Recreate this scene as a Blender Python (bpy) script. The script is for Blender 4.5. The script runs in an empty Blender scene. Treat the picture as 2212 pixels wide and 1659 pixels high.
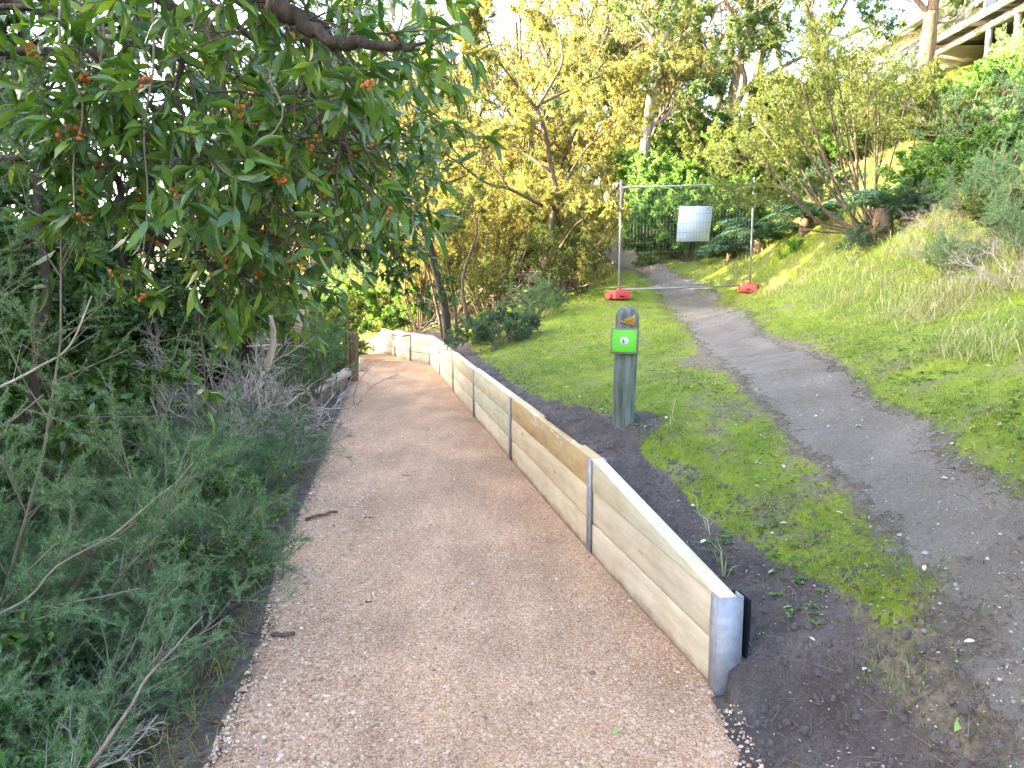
import bpy, bmesh, math, random
import numpy as np
from mathutils import Vector, Matrix

# ------------------------------------------------------------------ camera, light, exposure
scene = bpy.context.scene
C = scene.collection
PITCH = math.radians(8.0)
CAM_Z = 1.68
cam_data = bpy.data.cameras.new('camera')
cam_data.sensor_width = 36.0
cam_data.lens = 36.0 * 1660.0 / 2212.0
cam_data.clip_end = 2000.0
cam_data.clip_start = 0.05
cam = bpy.data.objects.new('camera', cam_data)
C.objects.link(cam)
cam.location = (0, 0, CAM_Z)
cam.rotation_euler = (math.pi / 2 - PITCH, 0, 0)
scene.camera = cam

SUN_EL = math.radians(17.0)
SUN_FROM = Vector((-1.0, 0.06, 0.0)).normalized()          # where the sun stands, seen from above
sun_pos = Vector((SUN_FROM.x * math.cos(SUN_EL), SUN_FROM.y * math.cos(SUN_EL), math.sin(SUN_EL)))
world = bpy.data.worlds.new('World')
scene.world = world
world.use_nodes = True
wn = world.node_tree
wn.nodes.clear()
sky = wn.nodes.new('ShaderNodeTexSky')
sky.sky_type = 'NISHITA'
sky.sun_disc = False
sky.sun_elevation = SUN_EL
sky.sun_rotation = math.atan2(sun_pos.x, sun_pos.y)
sky.air_density = 0.75
sky.dust_density = 4.0
sky.ozone_density = 0.3
bgn = wn.nodes.new('ShaderNodeBackground')
bgn.inputs['Strength'].default_value = 0.15
won = wn.nodes.new('ShaderNodeOutputWorld')
wn.links.new(sky.outputs[0], bgn.inputs[0])
wn.links.new(bgn.outputs[0], won.inputs[0])
sun_l = bpy.data.lights.new('sun', 'SUN')
sun_l.energy = 4.6
sun_l.angle = math.radians(0.5)
sun_l.color = (1.0, 0.83, 0.58)
sun = bpy.data.objects.new('sun', sun_l)
C.objects.link(sun)
sun.rotation_euler = (-sun_pos).to_track_quat('-Z', 'Y').to_euler()
sun.location = (-20, 1, 15)
vs = scene.view_settings
vs.view_transform = 'Standard'
vs.look = 'None'
vs.exposure = 3.85
vs.gamma = 1.0
vs.use_curve_mapping = False
scene.cycles.max_bounces = 6
scene.cycles.diffuse_bounces = 4
scene.cycles.glossy_bounces = 3
scene.cycles.transmission_bounces = 4
scene.cycles.transparent_max_bounces = 6
scene.cycles.use_denoising = True

rng = np.random.default_rng(11)
random.seed(11)

# ------------------------------------------------------------------ small maths
CP, SP = math.cos(PITCH), math.sin(PITCH)
def ray(px, py):
    a = (px - 1106.0) / 1660.0
    b = -(py - 829.5) / 1660.0
    return np.array([a, CP + b * SP, -SP + b * CP])
def at(px, py, d):                       # a point seen at (px, py) of the 2212-wide picture, d metres deep
    return np.array([0, 0, CAM_Z]) + ray(px, py) * d
def at_x(px, py, X):
    r = ray(px, py)
    return np.array([0, 0, CAM_Z]) + r * (X / r[0])
def at_z(px, py, Z):
    r = ray(px, py)
    return np.array([0, 0, CAM_Z]) + r * ((Z - CAM_Z) / r[2])
def smooth(e0, e1, x):
    t = np.clip((x - e0) / (e1 - e0), 0, 1)
    return t * t * (3 - 2 * t)
def unit(v):
    return v / (np.linalg.norm(v, axis=-1, keepdims=True) + 1e-9)
_lat = np.random.default_rng(5).random((257, 257))
def vnoise(x, y):
    xi = np.floor(x).astype(int); yi = np.floor(y).astype(int)
    fx = x - xi; fy = y - yi
    fx = fx * fx * (3 - 2 * fx); fy = fy * fy * (3 - 2 * fy)
    g = lambda i, j: _lat[i % 256, j % 256]
    return (g(xi, yi) * (1 - fx) + g(xi + 1, yi) * fx) * (1 - fy) + (g(xi, yi + 1) * (1 - fx) + g(xi + 1, yi + 1) * fx) * fy
def fbm(x, y, o=4):
    s = 0.0; a = 0.5; t = 0.0
    for k in range(o):
        s = s + a * vnoise(x * 2 ** k + 17.3 * k, y * 2 ** k + 9.1 * k); t += a; a *= 0.5
    return s / t

# ------------------------------------------------------------------ the retaining wall line and the terrain
# post bases as (picture x, picture y, ground height)
WALL_PX = [(1541, 1500, 0.0), (1268, 1195, 0.0), (1099, 995, 0.0), (1021, 903.5, -0.03), (977, 849, -0.08),
           (948, 811, -0.10), (927, 789, -0.11), (885, 779.5, -0.13), (852, 771, -0.22), (825, 763.7, -0.33), (811, 761.6, -0.36)]
WALL = np.array([at_z(*p) for p in WALL_PX])
WY0, WY1 = WALL[0, 1], WALL[-1, 1]
_wy = np.concatenate([[-30.0, 0.0, 2.2], WALL[:, 1], [24.0, 30.0, 40.0, 600.0]])
_wx = np.concatenate([[0.75, 0.75, 0.76], WALL[:, 0], [-5.2, -8.0, -14.0, -14.0]])
def x_wall(y): return np.interp(y, _wy, _wx)
_ledge = np.array([at_z(px, py, z) for px, py, z in [(470, 1659, 0), (500, 1580, 0), (580, 1390, 0), (612, 1230, 0), (682, 1060, 0), (735, 905, 0),
                                                    (760, 832, -.06), (772, 775, -.12), (774, 740, -.3), (776, 716, -.35)]])
_ly = np.concatenate([[-30, 1.0], _ledge[:, 1], [45, 600]])
_lx = np.concatenate([[-1.05, -1.05], _ledge[:, 0], [-17.0, -17.0]])
def x_left(y): return np.interp(y, _ly, _lx)
def z_path(y): return np.interp(y, [-30, 8, 10, 12.5, 16, 18.2, 20.5, 24, 60], [0, 0, -.04, -.09, -.12, -.22, -.35, -.38, -.4])

ctrl = []
for px, py, d in [(1345, 915, 5.0), (1337, 640, 14.2), (1620, 634, 14.2), (1500, 700, 10), (1800, 700, 8), (2212, 700, 5.0), (1750, 600, 12),
                  (1950, 640, 8), (2100, 500, 8.5), (2212, 350, 9), (2212, 180, 14), (1900, 505, 11), (2000, 225, 21), (2119, 165, 27.7),
                  (1700, 520, 14.5), (1600, 545, 17), (1450, 565, 18), (1280, 512, 30), (1540, 375, 28), (1430, 430, 24), (1180, 650, 16),
                  (968, 745, 15.0), (1640, 900, 4.85)]:
    ctrl.append(at(px, py, d))
for px, py, z in [(2212, 1659, .30), (1900, 1150, .56), (2212, 1050, .86), (1830, 1400, .30), (1700, 1200, .38)]:
    ctrl.append(at_z(px, py, z))
for i, w in enumerate(WALL):
    ctrl.append(np.array([w[0] + .15, w[1], w[2] + (.13 if i == 0 else .5 if i < 9 else .3)]))
for p in [(4, 0, 1.5), (3, -5, 1.2), (8, 0, 4), (8, -6, 4), (15, 5, 8), (1.6, -1, .5), (2, -6, .5), (15, -6, 8), (0, 60, 4), (20, 60, 13), (40, 40, 17), (-8, 60, .8),
          (-1, 25, 1.1), (-4, 26, .3), (30, 20, 15), (26, 28, 12), (0, 40, 2.6), (20, 40, 12.5), (3, 22, 2.2), (-10, 45, .2)]:
    ctrl.append(np.array(p, float))
ctrl = np.array(ctrl)
def _tps(r2): return 0.5 * r2 * np.log(r2 + 1e-9)
_n = len(ctrl)
_S = 10.0
_cx = ctrl[:, :2] / _S
_A = np.zeros((_n + 3, _n + 3))
_A[:_n, :_n] = _tps(((_cx[:, None] - _cx[None]) ** 2).sum(-1)) + np.eye(_n) * 0.002
_A[:_n, _n] = 1; _A[:_n, _n + 1:] = _cx; _A[_n, :_n] = 1; _A[_n + 1:, :_n] = _cx.T
_w = np.linalg.solve(_A, np.concatenate([ctrl[:, 2], [0, 0, 0]]))
def z_upper(x, y):
    sh = np.shape(x)
    x = np.clip(np.ravel(x), -12, 42) / _S; y = np.clip(np.ravel(y), -8, 62) / _S
    out = np.empty(len(x))
    for i in range(0, len(x), 20000):
        xs, ys = x[i:i + 20000], y[i:i + 20000]
        r2 = (xs[:, None] - _cx[None, :, 0]) ** 2 + (ys[:, None] - _cx[None, :, 1]) ** 2
        out[i:i + 20000] = _tps(r2) @ _w[:_n] + _w[_n] + _w[_n + 1] * xs + _w[_n + 2] * ys
    return np.minimum(out, 18).reshape(sh)
def z_lower(x, y):
    d = np.maximum(x_left(y) - .12 - x, 0)
    return z_path(y) - .30 * np.minimum(d, 25) - .05 * smooth(0, .25, d)
def ground_z(x, y):
    x = np.asarray(x, float); y = np.asarray(y, float)
    s = x - x_wall(y)
    lo = z_lower(x, y)
    up = z_upper(x, y)
    w_mid = smooth(.05, .062, s)
    w_near = smooth(0.0, .75, s)
    w_far = smooth(0.0, 1.6, s)
    k_near = smooth(WY0 + .02, WY0 - .25, y); k_far = smooth(WY1 - .1, WY1 + 1.0, y)
    t = w_mid * (1 - k_near) * (1 - k_far) + w_near * k_near + w_far * k_far
    z = lo * (1 - t) + up * t
    rough = t * (fbm(x * 3.1, y * 3.1) - .5) * .05 + smooth(.06, .12, s) * (fbm(x * 11, y * 11, 3) - .5) * (.022 + .03 * smooth(.8, .3, s))
    left = smooth(.1, .5, x_left(y) - x)
    return z + rough + left * (fbm(x * 4, y * 4) - .5) * .10
def gz(x, y): return float(ground_z(np.array([x]), np.array([y]))[0])
def hit(px, py, d0=1.2, d1=70.0):         # where the line of sight meets the ground
    t = np.arange(d0, d1, .02)
    r = ray(px, py)
    p = np.array([0, 0, CAM_Z]) + t[:, None] * r
    g = ground_z(p[:, 0], p[:, 1])
    b = np.nonzero(p[:, 2] < g)[0]
    i = b[0] if len(b) else len(t) - 1
    return np.array([p[i, 0], p[i, 1], g[i]])

# old footpath up the slope: left and right edge in the picture, laid on the terrain
FP_L = [(1268, 522), (1310, 560), (1395, 600), (1425, 645), (1480, 705), (1530, 760), (1605, 825), (1640, 885), (1725, 960), (1815, 1040), (1890, 1130), (1965, 1270), (2050, 1480), (2120, 1659)]
FP_R = [(1300, 515), (1385, 555), (1478, 598), (1560, 640), (1630, 695), (1740, 762), (1885, 858), (2005, 925), (2110, 1010), (2212, 1085), (2300, 1180), (2420, 1330), (2560, 1560), (2660, 1720)]
_fl = np.array([hit(*p) for p in FP_L]); _fr = np.array([hit(*p) for p in FP_R])
_fl = np.vstack([_fl, [[1.5, .6, 0], [1.6, -3, 0]]]); _fr = np.vstack([_fr, [[2.7, .6, 0], [2.9, -3, 0]]])
_fc = (_fl + _fr)[:, :2] / 2; _fh = np.linalg.norm((_fl - _fr)[:, :2], axis=1) / 2 * .92
def resample(P, n):
    P = np.asarray(P, float)
    t = np.concatenate([[0], np.cumsum(np.linalg.norm(np.diff(P, axis=0), axis=1))])
    u = np.linspace(0, t[-1], n)
    return np.stack([np.interp(u, t, P[:, k]) for k in range(P.shape[1])], 1)
_fq = resample(np.column_stack([_fc, _fh]), 160)
def footpath_d(x, y):                     # metres outside the footpath edge (negative on it)
    x = np.ravel(x); y = np.ravel(y)
    out = np.full(len(x), 99.0)
    for q in _fq:
        out = np.minimum(out, np.hypot(x - q[0], y - q[1]) - q[2])
    return out

# ------------------------------------------------------------------ materials
def mat(name):
    m = bpy.data.materials.new(name); m.use_nodes = True
    nt = m.node_tree; nt.nodes.clear()
    o = nt.nodes.new('ShaderNodeOutputMaterial')
    return m, nt, o
def N(nt, typ, **kw):
    n = nt.nodes.new(typ)
    for k, v in kw.items():
        if k in n.inputs: n.inputs[k].default_value = v
        else: setattr(n, k, v)
    return n
def ramp(nt, stops, interp='LINEAR'):
    n = nt.nodes.new('ShaderNodeValToRGB')
    cr = n.color_ramp; cr.interpolation = interp
    while len(cr.elements) > 1: cr.elements.remove(cr.elements[0])
    cr.elements[0].position = stops[0][0]; cr.elements[0].color = (*stops[0][1], 1)
    for p, c in stops[1:]:
        e = cr.elements.new(p); e.color = (*c, 1)
    return n
def L(nt, a, b): nt.links.new(a, b)
def mixc(nt, fac, a, b, blend='MIX'):
    n = nt.nodes.new('ShaderNodeMix'); n.data_type = 'RGBA'; n.blend_type = blend
    for s, v in ((n.inputs[0], fac), (n.inputs[6], a), (n.inputs[7], b)):
        if hasattr(v, 'is_output'): nt.links.new(v, s)
        else: s.default_value = v if isinstance(v, float) else (*v, 1)
    return n.outputs[2]
def coords(nt, scale, kind='Object'):
    tc = nt.nodes.new('ShaderNodeTexCoord')
    mp = nt.nodes.new('ShaderNodeMapping'); mp.inputs['Scale'].default_value = scale if isinstance(scale, tuple) else (scale,) * 3
    L(nt, tc.outputs[kind], mp.inputs[0])
    return mp.outputs[0]
def noise(nt, vec, scale, detail=4.0, rough=.6):
    n = nt.nodes.new('ShaderNodeTexNoise'); n.inputs['Scale'].default_value = scale; n.inputs['Detail'].default_value = detail; n.inputs['Roughness'].default_value = rough
    L(nt, vec, n.inputs['Vector'])
    return n.outputs[0]
def bump(nt, h, strength, dist):
    b = nt.nodes.new('ShaderNodeBump'); b.inputs['Strength'].default_value = strength; b.inputs['Distance'].default_value = dist
    L(nt, h, b.inputs['Height'])
    return b.outputs[0]
def principled(nt, o, col, rough=.8, spec=.3, normal=None, metal=0.0):
    b = nt.nodes.new('ShaderNodeBsdfPrincipled')
    for s, v in ((b.inputs['Base Color'], col), (b.inputs['Roughness'], rough)):
        if hasattr(v, 'is_output'): L(nt, v, s)
        else: s.default_value = v if isinstance(v, float) else (*v, 1)
    b.inputs['Specular IOR Level'].default_value = spec
    b.inputs['Metallic'].default_value = metal
    if normal is not None: L(nt, normal, b.inputs['Normal'])
    L(nt, b.outputs[0], o.inputs[0])
    return b
def leaf_mat(name, stops, trans=.35, rough=.5, spec=.35, tcol=None):
    m, nt, o = mat(name)
    g = nt.nodes.new('ShaderNodeNewGeometry')
    oi = nt.nodes.new('ShaderNodeObjectInfo')
    ad = nt.nodes.new('ShaderNodeMath'); ad.operation = 'MULTIPLY_ADD'; ad.inputs[1].default_value = .8
    L(nt, g.outputs['Random Per Island'], ad.inputs[0])
    m2 = nt.nodes.new('ShaderNodeMath'); m2.operation = 'MULTIPLY'; m2.inputs[1].default_value = .2
    L(nt, oi.outputs['Random'], m2.inputs[0]); L(nt, m2.outputs[0], ad.inputs[2])
    r = ramp(nt, stops); L(nt, ad.outputs[0], r.inputs[0])
    b = nt.nodes.new('ShaderNodeBsdfPrincipled'); b.inputs['Roughness'].default_value = rough; b.inputs['Specular IOR Level'].default_value = spec
    L(nt, r.outputs[0], b.inputs['Base Color'])
    t = nt.nodes.new('ShaderNodeBsdfTranslucent')
    tc = mixc(nt, 1.0, r.outputs[0], tcol or (1.5, 1.45, .6), 'MULTIPLY')
    L(nt, tc, t.inputs[0])
    mx = nt.nodes.new('ShaderNodeMixShader'); mx.inputs[0].default_value = trans
    L(nt, b.outputs[0], mx.inputs[1]); L(nt, t.outputs[0], mx.inputs[2]); L(nt, mx.outputs[0], o.inputs[0])
    return m
def bark_mat(name, a, b, scale=(14, 14, 3), bs=.6):
    m, nt, o = mat(name)
    v = coords(nt, scale)
    n = noise(nt, v, 1.6, 8, .65)
    r = ramp(nt, [(.3, a), (.7, b)]); L(nt, n, r.inputs[0])
    principled(nt, o, r.outputs[0], .9, .15, bump(nt, n, bs, .03))
    return m
def plain(name, col, rough=.6, spec=.4, metal=0.0, var=.12, scale=9.0):
    m, nt, o = mat(name)
    n = noise(nt, coords(nt, 1.0), scale, 5, .65)
    r = ramp(nt, [(.25, tuple(c * (1 - var) for c in col)), (.75, tuple(min(1, c * (1 + var)) for c in col))]); L(nt, n, r.inputs[0])
    principled(nt, o, r.outputs[0], rough, spec, bump(nt, n, .12, .01), metal)
    return m

M = {}
M['pitto'] = leaf_mat('leaf_glossy_dark', [(0, (.022, .058, .014)), (.45, (.05, .12, .022)), (.75, (.10, .2, .03)), (1, (.2, .31, .045))], .34, .26, .6)
M['pitto_far'] = leaf_mat('leaf_glossy_far', [(0, (.03, .07, .022)), (.6, (.075, .15, .04)), (1, (.15, .24, .06))], .3, .4, .45)
M['needle'] = leaf_mat('needle_green', [(0, (.08, .17, .08)), (.5, (.14, .26, .12)), (.85, (.23, .35, .155)), (1, (.40, .38, .2))], .25, .6, .25, (1.2, 1.3, .7))
M['needle_young'] = leaf_mat('needle_young', [(0, (.08, .2, .05)), (1, (.16, .32, .08))], .35, .55, .3)
M['olive'] = leaf_mat('leaf_olive', [(0, (.05, .085, .025)), (.5, (.1, .14, .035)), (1, (.2, .22, .06))], .4, .5, .35)
M['gold'] = leaf_mat('leaf_yellow_green_sunlit', [(0, (.12, .145, .035)), (.5, (.24, .245, .075)), (1, (.42, .36, .13))], .48, .5, .3, (1.35, 1.25, .75))  # yellow green leaf with the low sun's gold put into its colour
M['euc'] = leaf_mat('leaf_gum', [(0, (.04, .085, .035)), (.5, (.08, .14, .05)), (1, (.17, .2, .07))], .35, .45, .4)
M['bush'] = leaf_mat('leaf_fresh_green', [(0, (.06, .14, .035)), (.5, (.11, .23, .05)), (1, (.2, .33, .08))], .35, .55, .3)
M['bush_blue'] = leaf_mat('leaf_blue_green', [(0, (.04, .085, .06)), (.5, (.075, .14, .09)), (1, (.14, .21, .12))], .3, .55, .3)
M['fern'] = leaf_mat('fern_green', [(0, (.035, .085, .055)), (.5, (.07, .15, .09)), (1, (.13, .23, .13))], .3, .5, .35)
M['fern_dead'] = leaf_mat('fern_brown', [(0, (.10, .06, .035)), (1, (.26, .17, .1))], .2, .8, .1)
M['strap'] = leaf_mat('strap_leaf', [(0, (.05, .13, .02)), (1, (.12, .27, .05))], .35, .4, .4)
M['grass'] = leaf_mat('grass_blade', [(0, (.07, .15, .02)), (.4, (.14, .24, .035)), (.7, (.26, .32, .06)), (1, (.46, .4, .2))], .35, .6, .2)
M['grass_long'] = leaf_mat('grass_long', [(0, (.10, .18, .055)), (.35, (.2, .28, .09)), (.65, (.36, .37, .19)), (1, (.55, .49, .34))], .35, .6, .2)
M['fallen'] = leaf_mat('fallen_leaf_pale', [(0, (.45, .48, .38)), (1, (.72, .72, .62))], .2, .5, .3)
M['fallen_green'] = leaf_mat('fallen_leaf_green', [(0, (.25, .42, .1)), (1, (.35, .5, .15))], .3, .45, .4)
M['fallen_brown'] = leaf_mat('fallen_leaf_brown', [(0, (.08, .045, .025)), (1, (.2, .11, .06))], .1, .8, .2)
M['bark_dark'] = bark_mat('bark_dark', (.022, .017, .014), (.085, .068, .055))
M['bark_brown'] = bark_mat('bark_brown', (.05, .036, .026), (.17, .125, .09))
M['bark_grey'] = bark_mat('bark_grey', (.11, .09, .075), (.33, .28, .24), (9, 9, 1.5))
M['bark_pale'] = bark_mat('bark_pale', (.25, .2, .16), (.56, .48, .41), (11, 11, 3), .4)
M['twig'] = bark_mat('twig_grey', (.12, .095, .07), (.3, .25, .2))
M['twig_pale'] = bark_mat('twig_pale', (.27, .22, .19), (.52, .46, .41))
M['berry'] = plain('berry_orange', (.44, .12, .025), .55, .4, 0, .35, 60)

def m_ground():
    m, nt, o = mat('ground_soil_moss')
    v = coords(nt, 1.0)
    at_m = N(nt, 'ShaderNodeAttribute', attribute_name='mud')
    at_g = N(nt, 'ShaderNodeAttribute', attribute_name='green')
    n1 = noise(nt, v, 7, 8, .7); n2 = noise(nt, v, 45, 6, .75); n3 = noise(nt, v, 1.7, 5, .6); n4 = noise(nt, v, 160, 4, .7)
    litter = ramp(nt, [(.3, (.11, .09, .065)), (.5, (.2, .17, .12)), (.72, (.34, .3, .22))]); L(nt, n2, litter.inputs[0])
    moss = ramp(nt, [(.28, (.09, .15, .02)), (.5, (.185, .28, .032)), (.7, (.33, .40, .055))]); L(nt, n1, moss.inputs[0])
    moss2 = mixc(nt, .45, moss.outputs[0], ramp_out(nt, n2, [(.3, (.05, .09, .015)), (.7, (.26, .32, .06))]))
    mud = ramp(nt, [(.3, (.055, .046, .043)), (.55, (.14, .12, .113)), (.75, (.27, .238, .225))]); L(nt, n2, mud.inputs[0])
    mud2 = mixc(nt, .45, mud.outputs[0], ramp_out(nt, n4, [(.3, (.06, .05, .048)), (.7, (.28, .247, .235))]))
    def thresh(attr, nz, amp, e0, e1):
        a = N(nt, 'ShaderNodeMath', operation='MULTIPLY_ADD'); a.inputs[1].default_value = amp
        L(nt, nz, a.inputs[0]); L(nt, attr.outputs['Fac'], a.inputs[2])
        mr = N(nt, 'ShaderNodeMapRange'); mr.interpolation_type = 'SMOOTHSTEP'
        mr.inputs['From Min'].default_value = e0; mr.inputs['From Max'].default_value = e1
        L(nt, a.outputs[0], mr.inputs[0]); return mr.outputs[0]
    g_mask = thresh(at_g, n1, 1.3, .85, 1.15)
    m_mask = thresh(at_m, n1, .9, .80, 1.05)
    n5 = noise(nt, v, 3.3, 6, .7)
    moss2 = mixc(nt, ramp_out(nt, n3, [(.42, (0, 0, 0)), (.6, (1, 1, 1))]), moss2, mixc(nt, 1.0, moss2, (1.3, 1.22, .8), 'MULTIPLY'))
    moss2 = mixc(nt, ramp_out(nt, n5, [(.50, (0, 0, 0)), (.64, (.85, .85, .85))]), moss2, litter.outputs[0])
    c = mixc(nt, g_mask, litter.outputs[0], moss2)
    mud2 = mixc(nt, 1.0, mud2, ramp_out(nt, n5, [(.35, (.6, .58, .57)), (.65, (1.15, 1.12, 1.1))]), 'MULTIPLY')
    c = mixc(nt, m_mask, c, mud2)
    h = N(nt, 'ShaderNodeMath', operation='MULTIPLY_ADD'); h.inputs[1].default_value = .5; L(nt, n4, h.inputs[0]); L(nt, n2, h.inputs[2])
    principled(nt, o, c, .95, .15, bump(nt, h.outputs[0], .9, .03))
    return m
def ramp_out(nt, src, stops):
    r = ramp(nt, stops); L(nt, src, r.inputs[0]); return r.outputs[0]
def m_gravel():
    m, nt, o = mat('pink_gravel_surface')
    v = coords(nt, 1.0)
    n1 = noise(nt, v, 1.3, 5, .6); n2 = noise(nt, v, 70, 5, .8)
    vo = N(nt, 'ShaderNodeTexVoronoi', Scale=130.0); L(nt, v, vo.inputs['Vector'])
    vr = N(nt, 'ShaderNodeSeparateColor'); L(nt, vo.outputs['Color'], vr.inputs[0])
    grain = ramp_out(nt, vr.outputs[0], [(0, (.35, .21, .13)), (.35, (.51, .33, .21)), (.75, (.60, .42, .28)), (.93, (.67, .51, .38)), (1, (.72, .63, .53))])
    big = mixc(nt, 1.0, ramp_out(nt, n1, [(.3, (.74, .71, .68)), (.7, (1.1, 1.04, 1.0))]), ramp_out(nt, noise(nt, coords(nt, (3.5, .8, 1.0)), 1.0, 5, .6), [(.35, (.82, .80, .78)), (.62, (1.04, 1.03, 1.02))]), 'MULTIPLY')
    fine = ramp_out(nt, n2, [(.3, (.75, .75, .75)), (.7, (1.15, 1.15, 1.15))])
    c = mixc(nt, 1.0, grain, big, 'MULTIPLY'); c = mixc(nt, .8, c, fine, 'MULTIPLY')
    h = N(nt, 'ShaderNodeMath', operation='SUBTRACT'); L(nt, n2, h.inputs[0]); L(nt, vo.outputs['Distance'], h.inputs[1])
    principled(nt, o, c, .93, .2, bump(nt, h.outputs[0], .8, .008))
    return m
def m_stone():
    m, nt, o = mat('gravel_stone')
    g = nt.nodes.new('ShaderNodeNewGeometry')
    c = ramp_out(nt, g.outputs['Random Per Island'], [(0, (.2, .125, .09)), (.2, (.34, .215, .15)), (.6, (.48, .335, .24)), (.85, (.52, .39, .3)), (.96, (.58, .48, .41)), (1, (.70, .65, .6))])
    principled(nt, o, c, .85, .25)
    return m
def m_footpath():
    m, nt, o = mat('grey_footpath')
    v = coords(nt, 1.0)
    n1 = noise(nt, v, 1.6, 6, .65); n2 = noise(nt, v, 55, 6, .8); n3 = noise(nt, v, 220, 3, .7)
    c = ramp_out(nt, n2, [(.3, (.13, .12, .106)), (.5, (.235, .218, .195)), (.7, (.35, .328, .298))])
    c = mixc(nt, .5, c, ramp_out(nt, n3, [(.3, (.09, .083, .075)), (.7, (.40, .375, .345))]))
    c = mixc(nt, 1.0, c, ramp_out(nt, n1, [(.3, (.62, .58, .5)), (.7, (1.14, 1.1, 1.06))]), 'MULTIPLY')
    b = principled(nt, o, c, .92, .2, bump(nt, n2, 1.0, .03))
    ea = N(nt, 'ShaderNodeAttribute', attribute_name='edge')          # metres in from the path's edge: it thins out into litter and moss
    n5 = noise(nt, v, 14, 7, .75); n6 = noise(nt, v, 2.4, 3, .6)
    s1 = N(nt, 'ShaderNodeMath', operation='MULTIPLY_ADD'); s1.inputs[1].default_value = .95; L(nt, n5, s1.inputs[0]); L(nt, ea.outputs['Fac'], s1.inputs[2])
    s2 = N(nt, 'ShaderNodeMath', operation='MULTIPLY_ADD'); s2.inputs[1].default_value = .35; L(nt, n6, s2.inputs[0]); L(nt, s1.outputs[0], s2.inputs[2])
    mr = N(nt, 'ShaderNodeMapRange'); mr.inputs['From Min'].default_value = .74; mr.inputs['From Max'].default_value = .92; L(nt, s2.outputs[0], mr.inputs[0])
    L(nt, mr.outputs[0], b.inputs['Alpha'])
    return m
def m_timber(name, base, dark, stain=None):
    m, nt, o = mat(name)
    v = coords(nt, (1.0, 14.0, 14.0))
    oi = nt.nodes.new('ShaderNodeObjectInfo')
    off = N(nt, 'ShaderNodeVectorMath', operation='ADD')
    L(nt, v, off.inputs[0])
    cmb = N(nt, 'ShaderNodeVectorMath', operation='SCALE'); cmb.inputs[0].default_value = (37, 11, 23); L(nt, oi.outputs['Random'], cmb.inputs['Scale'])
    L(nt, cmb.outputs[0], off.inputs[1])
    n1 = noise(nt, off.outputs[0], 1.1, 6, .65); n2 = noise(nt, off.outputs[0], 7, 6, .75)
    v3 = coords(nt, 1.0)
    n3 = noise(nt, v3, 2.2, 4, .6)
    c = ramp_out(nt, n1, [(.25, dark), (.55, base), (.8, tuple(min(1, q * 1.18) for q in base))])
    c = mixc(nt, .35, c, ramp_out(nt, n2, [(.3, tuple(q * .75 for q in base)), (.7, tuple(min(1, q * 1.15) for q in base))]))
    hue = ramp_out(nt, oi.outputs['Random'], [(0, (.93, .97, .88)), (.5, (1.0, 1.0, 1.0)), (1, (1.0, .93, .85))])
    c = mixc(nt, 1.0, c, hue, 'MULTIPLY')
    c = mixc(nt, .5, c, mixc(nt, 1.0, c, ramp_out(nt, n3, [(.35, (.78, .83, .78)), (.6, (1, 1, 1))]), 'MULTIPLY'))
    if stain:
        n4 = noise(nt, coords(nt, (1.2, 4, 4)), 2.3, 5, .7)
        f = ramp_out(nt, n4, [(.56, (0, 0, 0)), (.66, (1, 1, 1))])
        c = mixc(nt, .85, c, mixc(nt, f, c, stain))
    # knots
    vo = N(nt, 'ShaderNodeTexVoronoi', Scale=1.0); L(nt, coords(nt, (2.1, 6, 6)), vo.inputs['Vector'])
    k = ramp_out(nt, vo.outputs['Distance'], [(.03, (.42, .30, .2)), (.06, (.75, .62, .5)), (.12, (1, 1, 1))])
    c = mixc(nt, 1.0, c, k, 'MULTIPLY')
    # soil splashed up from the gravel along the foot of the wall
    tco = nt.nodes.new('ShaderNodeTexCoord'); sx = nt.nodes.new('ShaderNodeSeparateXYZ'); L(nt, tco.outputs['Object'], sx.inputs[0])
    sm = N(nt, 'ShaderNodeMath', operation='MULTIPLY_ADD'); sm.inputs[1].default_value = .22; L(nt, noise(nt, v3, 9, 6, .75), sm.inputs[0]); L(nt, sx.outputs[2], sm.inputs[2])
    spl = ramp_out(nt, sm.outputs[0], [(.10, (.75, .75, .75)), (.175, (0, 0, 0))])
    c = mixc(nt, spl, c, (.26, .17, .11))
    n7 = noise(nt, coords(nt, (1.2, 5, 5)), 2.0, 6, .7)
    c = mixc(nt, 1.0, c, ramp_out(nt, n7, [(.34, (.86, .80, .70)), (.52, (1, 1, 1))]), 'MULTIPLY')
    principled(nt, o, c, .75, .25, bump(nt, n2, .35, .012))
    return m
def m_post_wood():
    m, nt, o = mat('weathered_post')
    n1 = noise(nt, coords(nt, (22, 22, 1.6)), 1.5, 7, .7); n2 = noise(nt, coords(nt, 1.0), 6, 5, .6)
    c = ramp_out(nt, n1, [(.3, (.045, .05, .042)), (.5, (.135, .15, .135)), (.72, (.26, .275, .25))])
    c = mixc(nt, 1.0, c, ramp_out(nt, n2, [(.35, (.7, .78, .68)), (.65, (1.05, 1.1, 1.1))]), 'MULTIPLY')
    principled(nt, o, c, .9, .15, bump(nt, n1, .8, .012))
    return m
def m_steel():
    m, nt, o = mat('galvanised_steel')
    n1 = noise(nt, coords(nt, 1.0), 18, 5, .6)
    c = ramp_out(nt, n1, [(.3, (.22, .23, .25)), (.7, (.36, .37, .40))])
    principled(nt, o, c, .55, .5, bump(nt, n1, .05, .01), .3)
    return m
M['ground'] = m_ground(); M['gravel'] = m_gravel(); M['stone'] = m_stone(); M['footpath'] = m_footpath()
M['timber'] = m_timber('pine_sleeper', (.68, .60, .455), (.49, .415, .30))
M['timber_stain'] = m_timber('pine_sleeper_stained', (.57, .41, .24), (.40, .26, .14), (.66, .66, .64))
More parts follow.
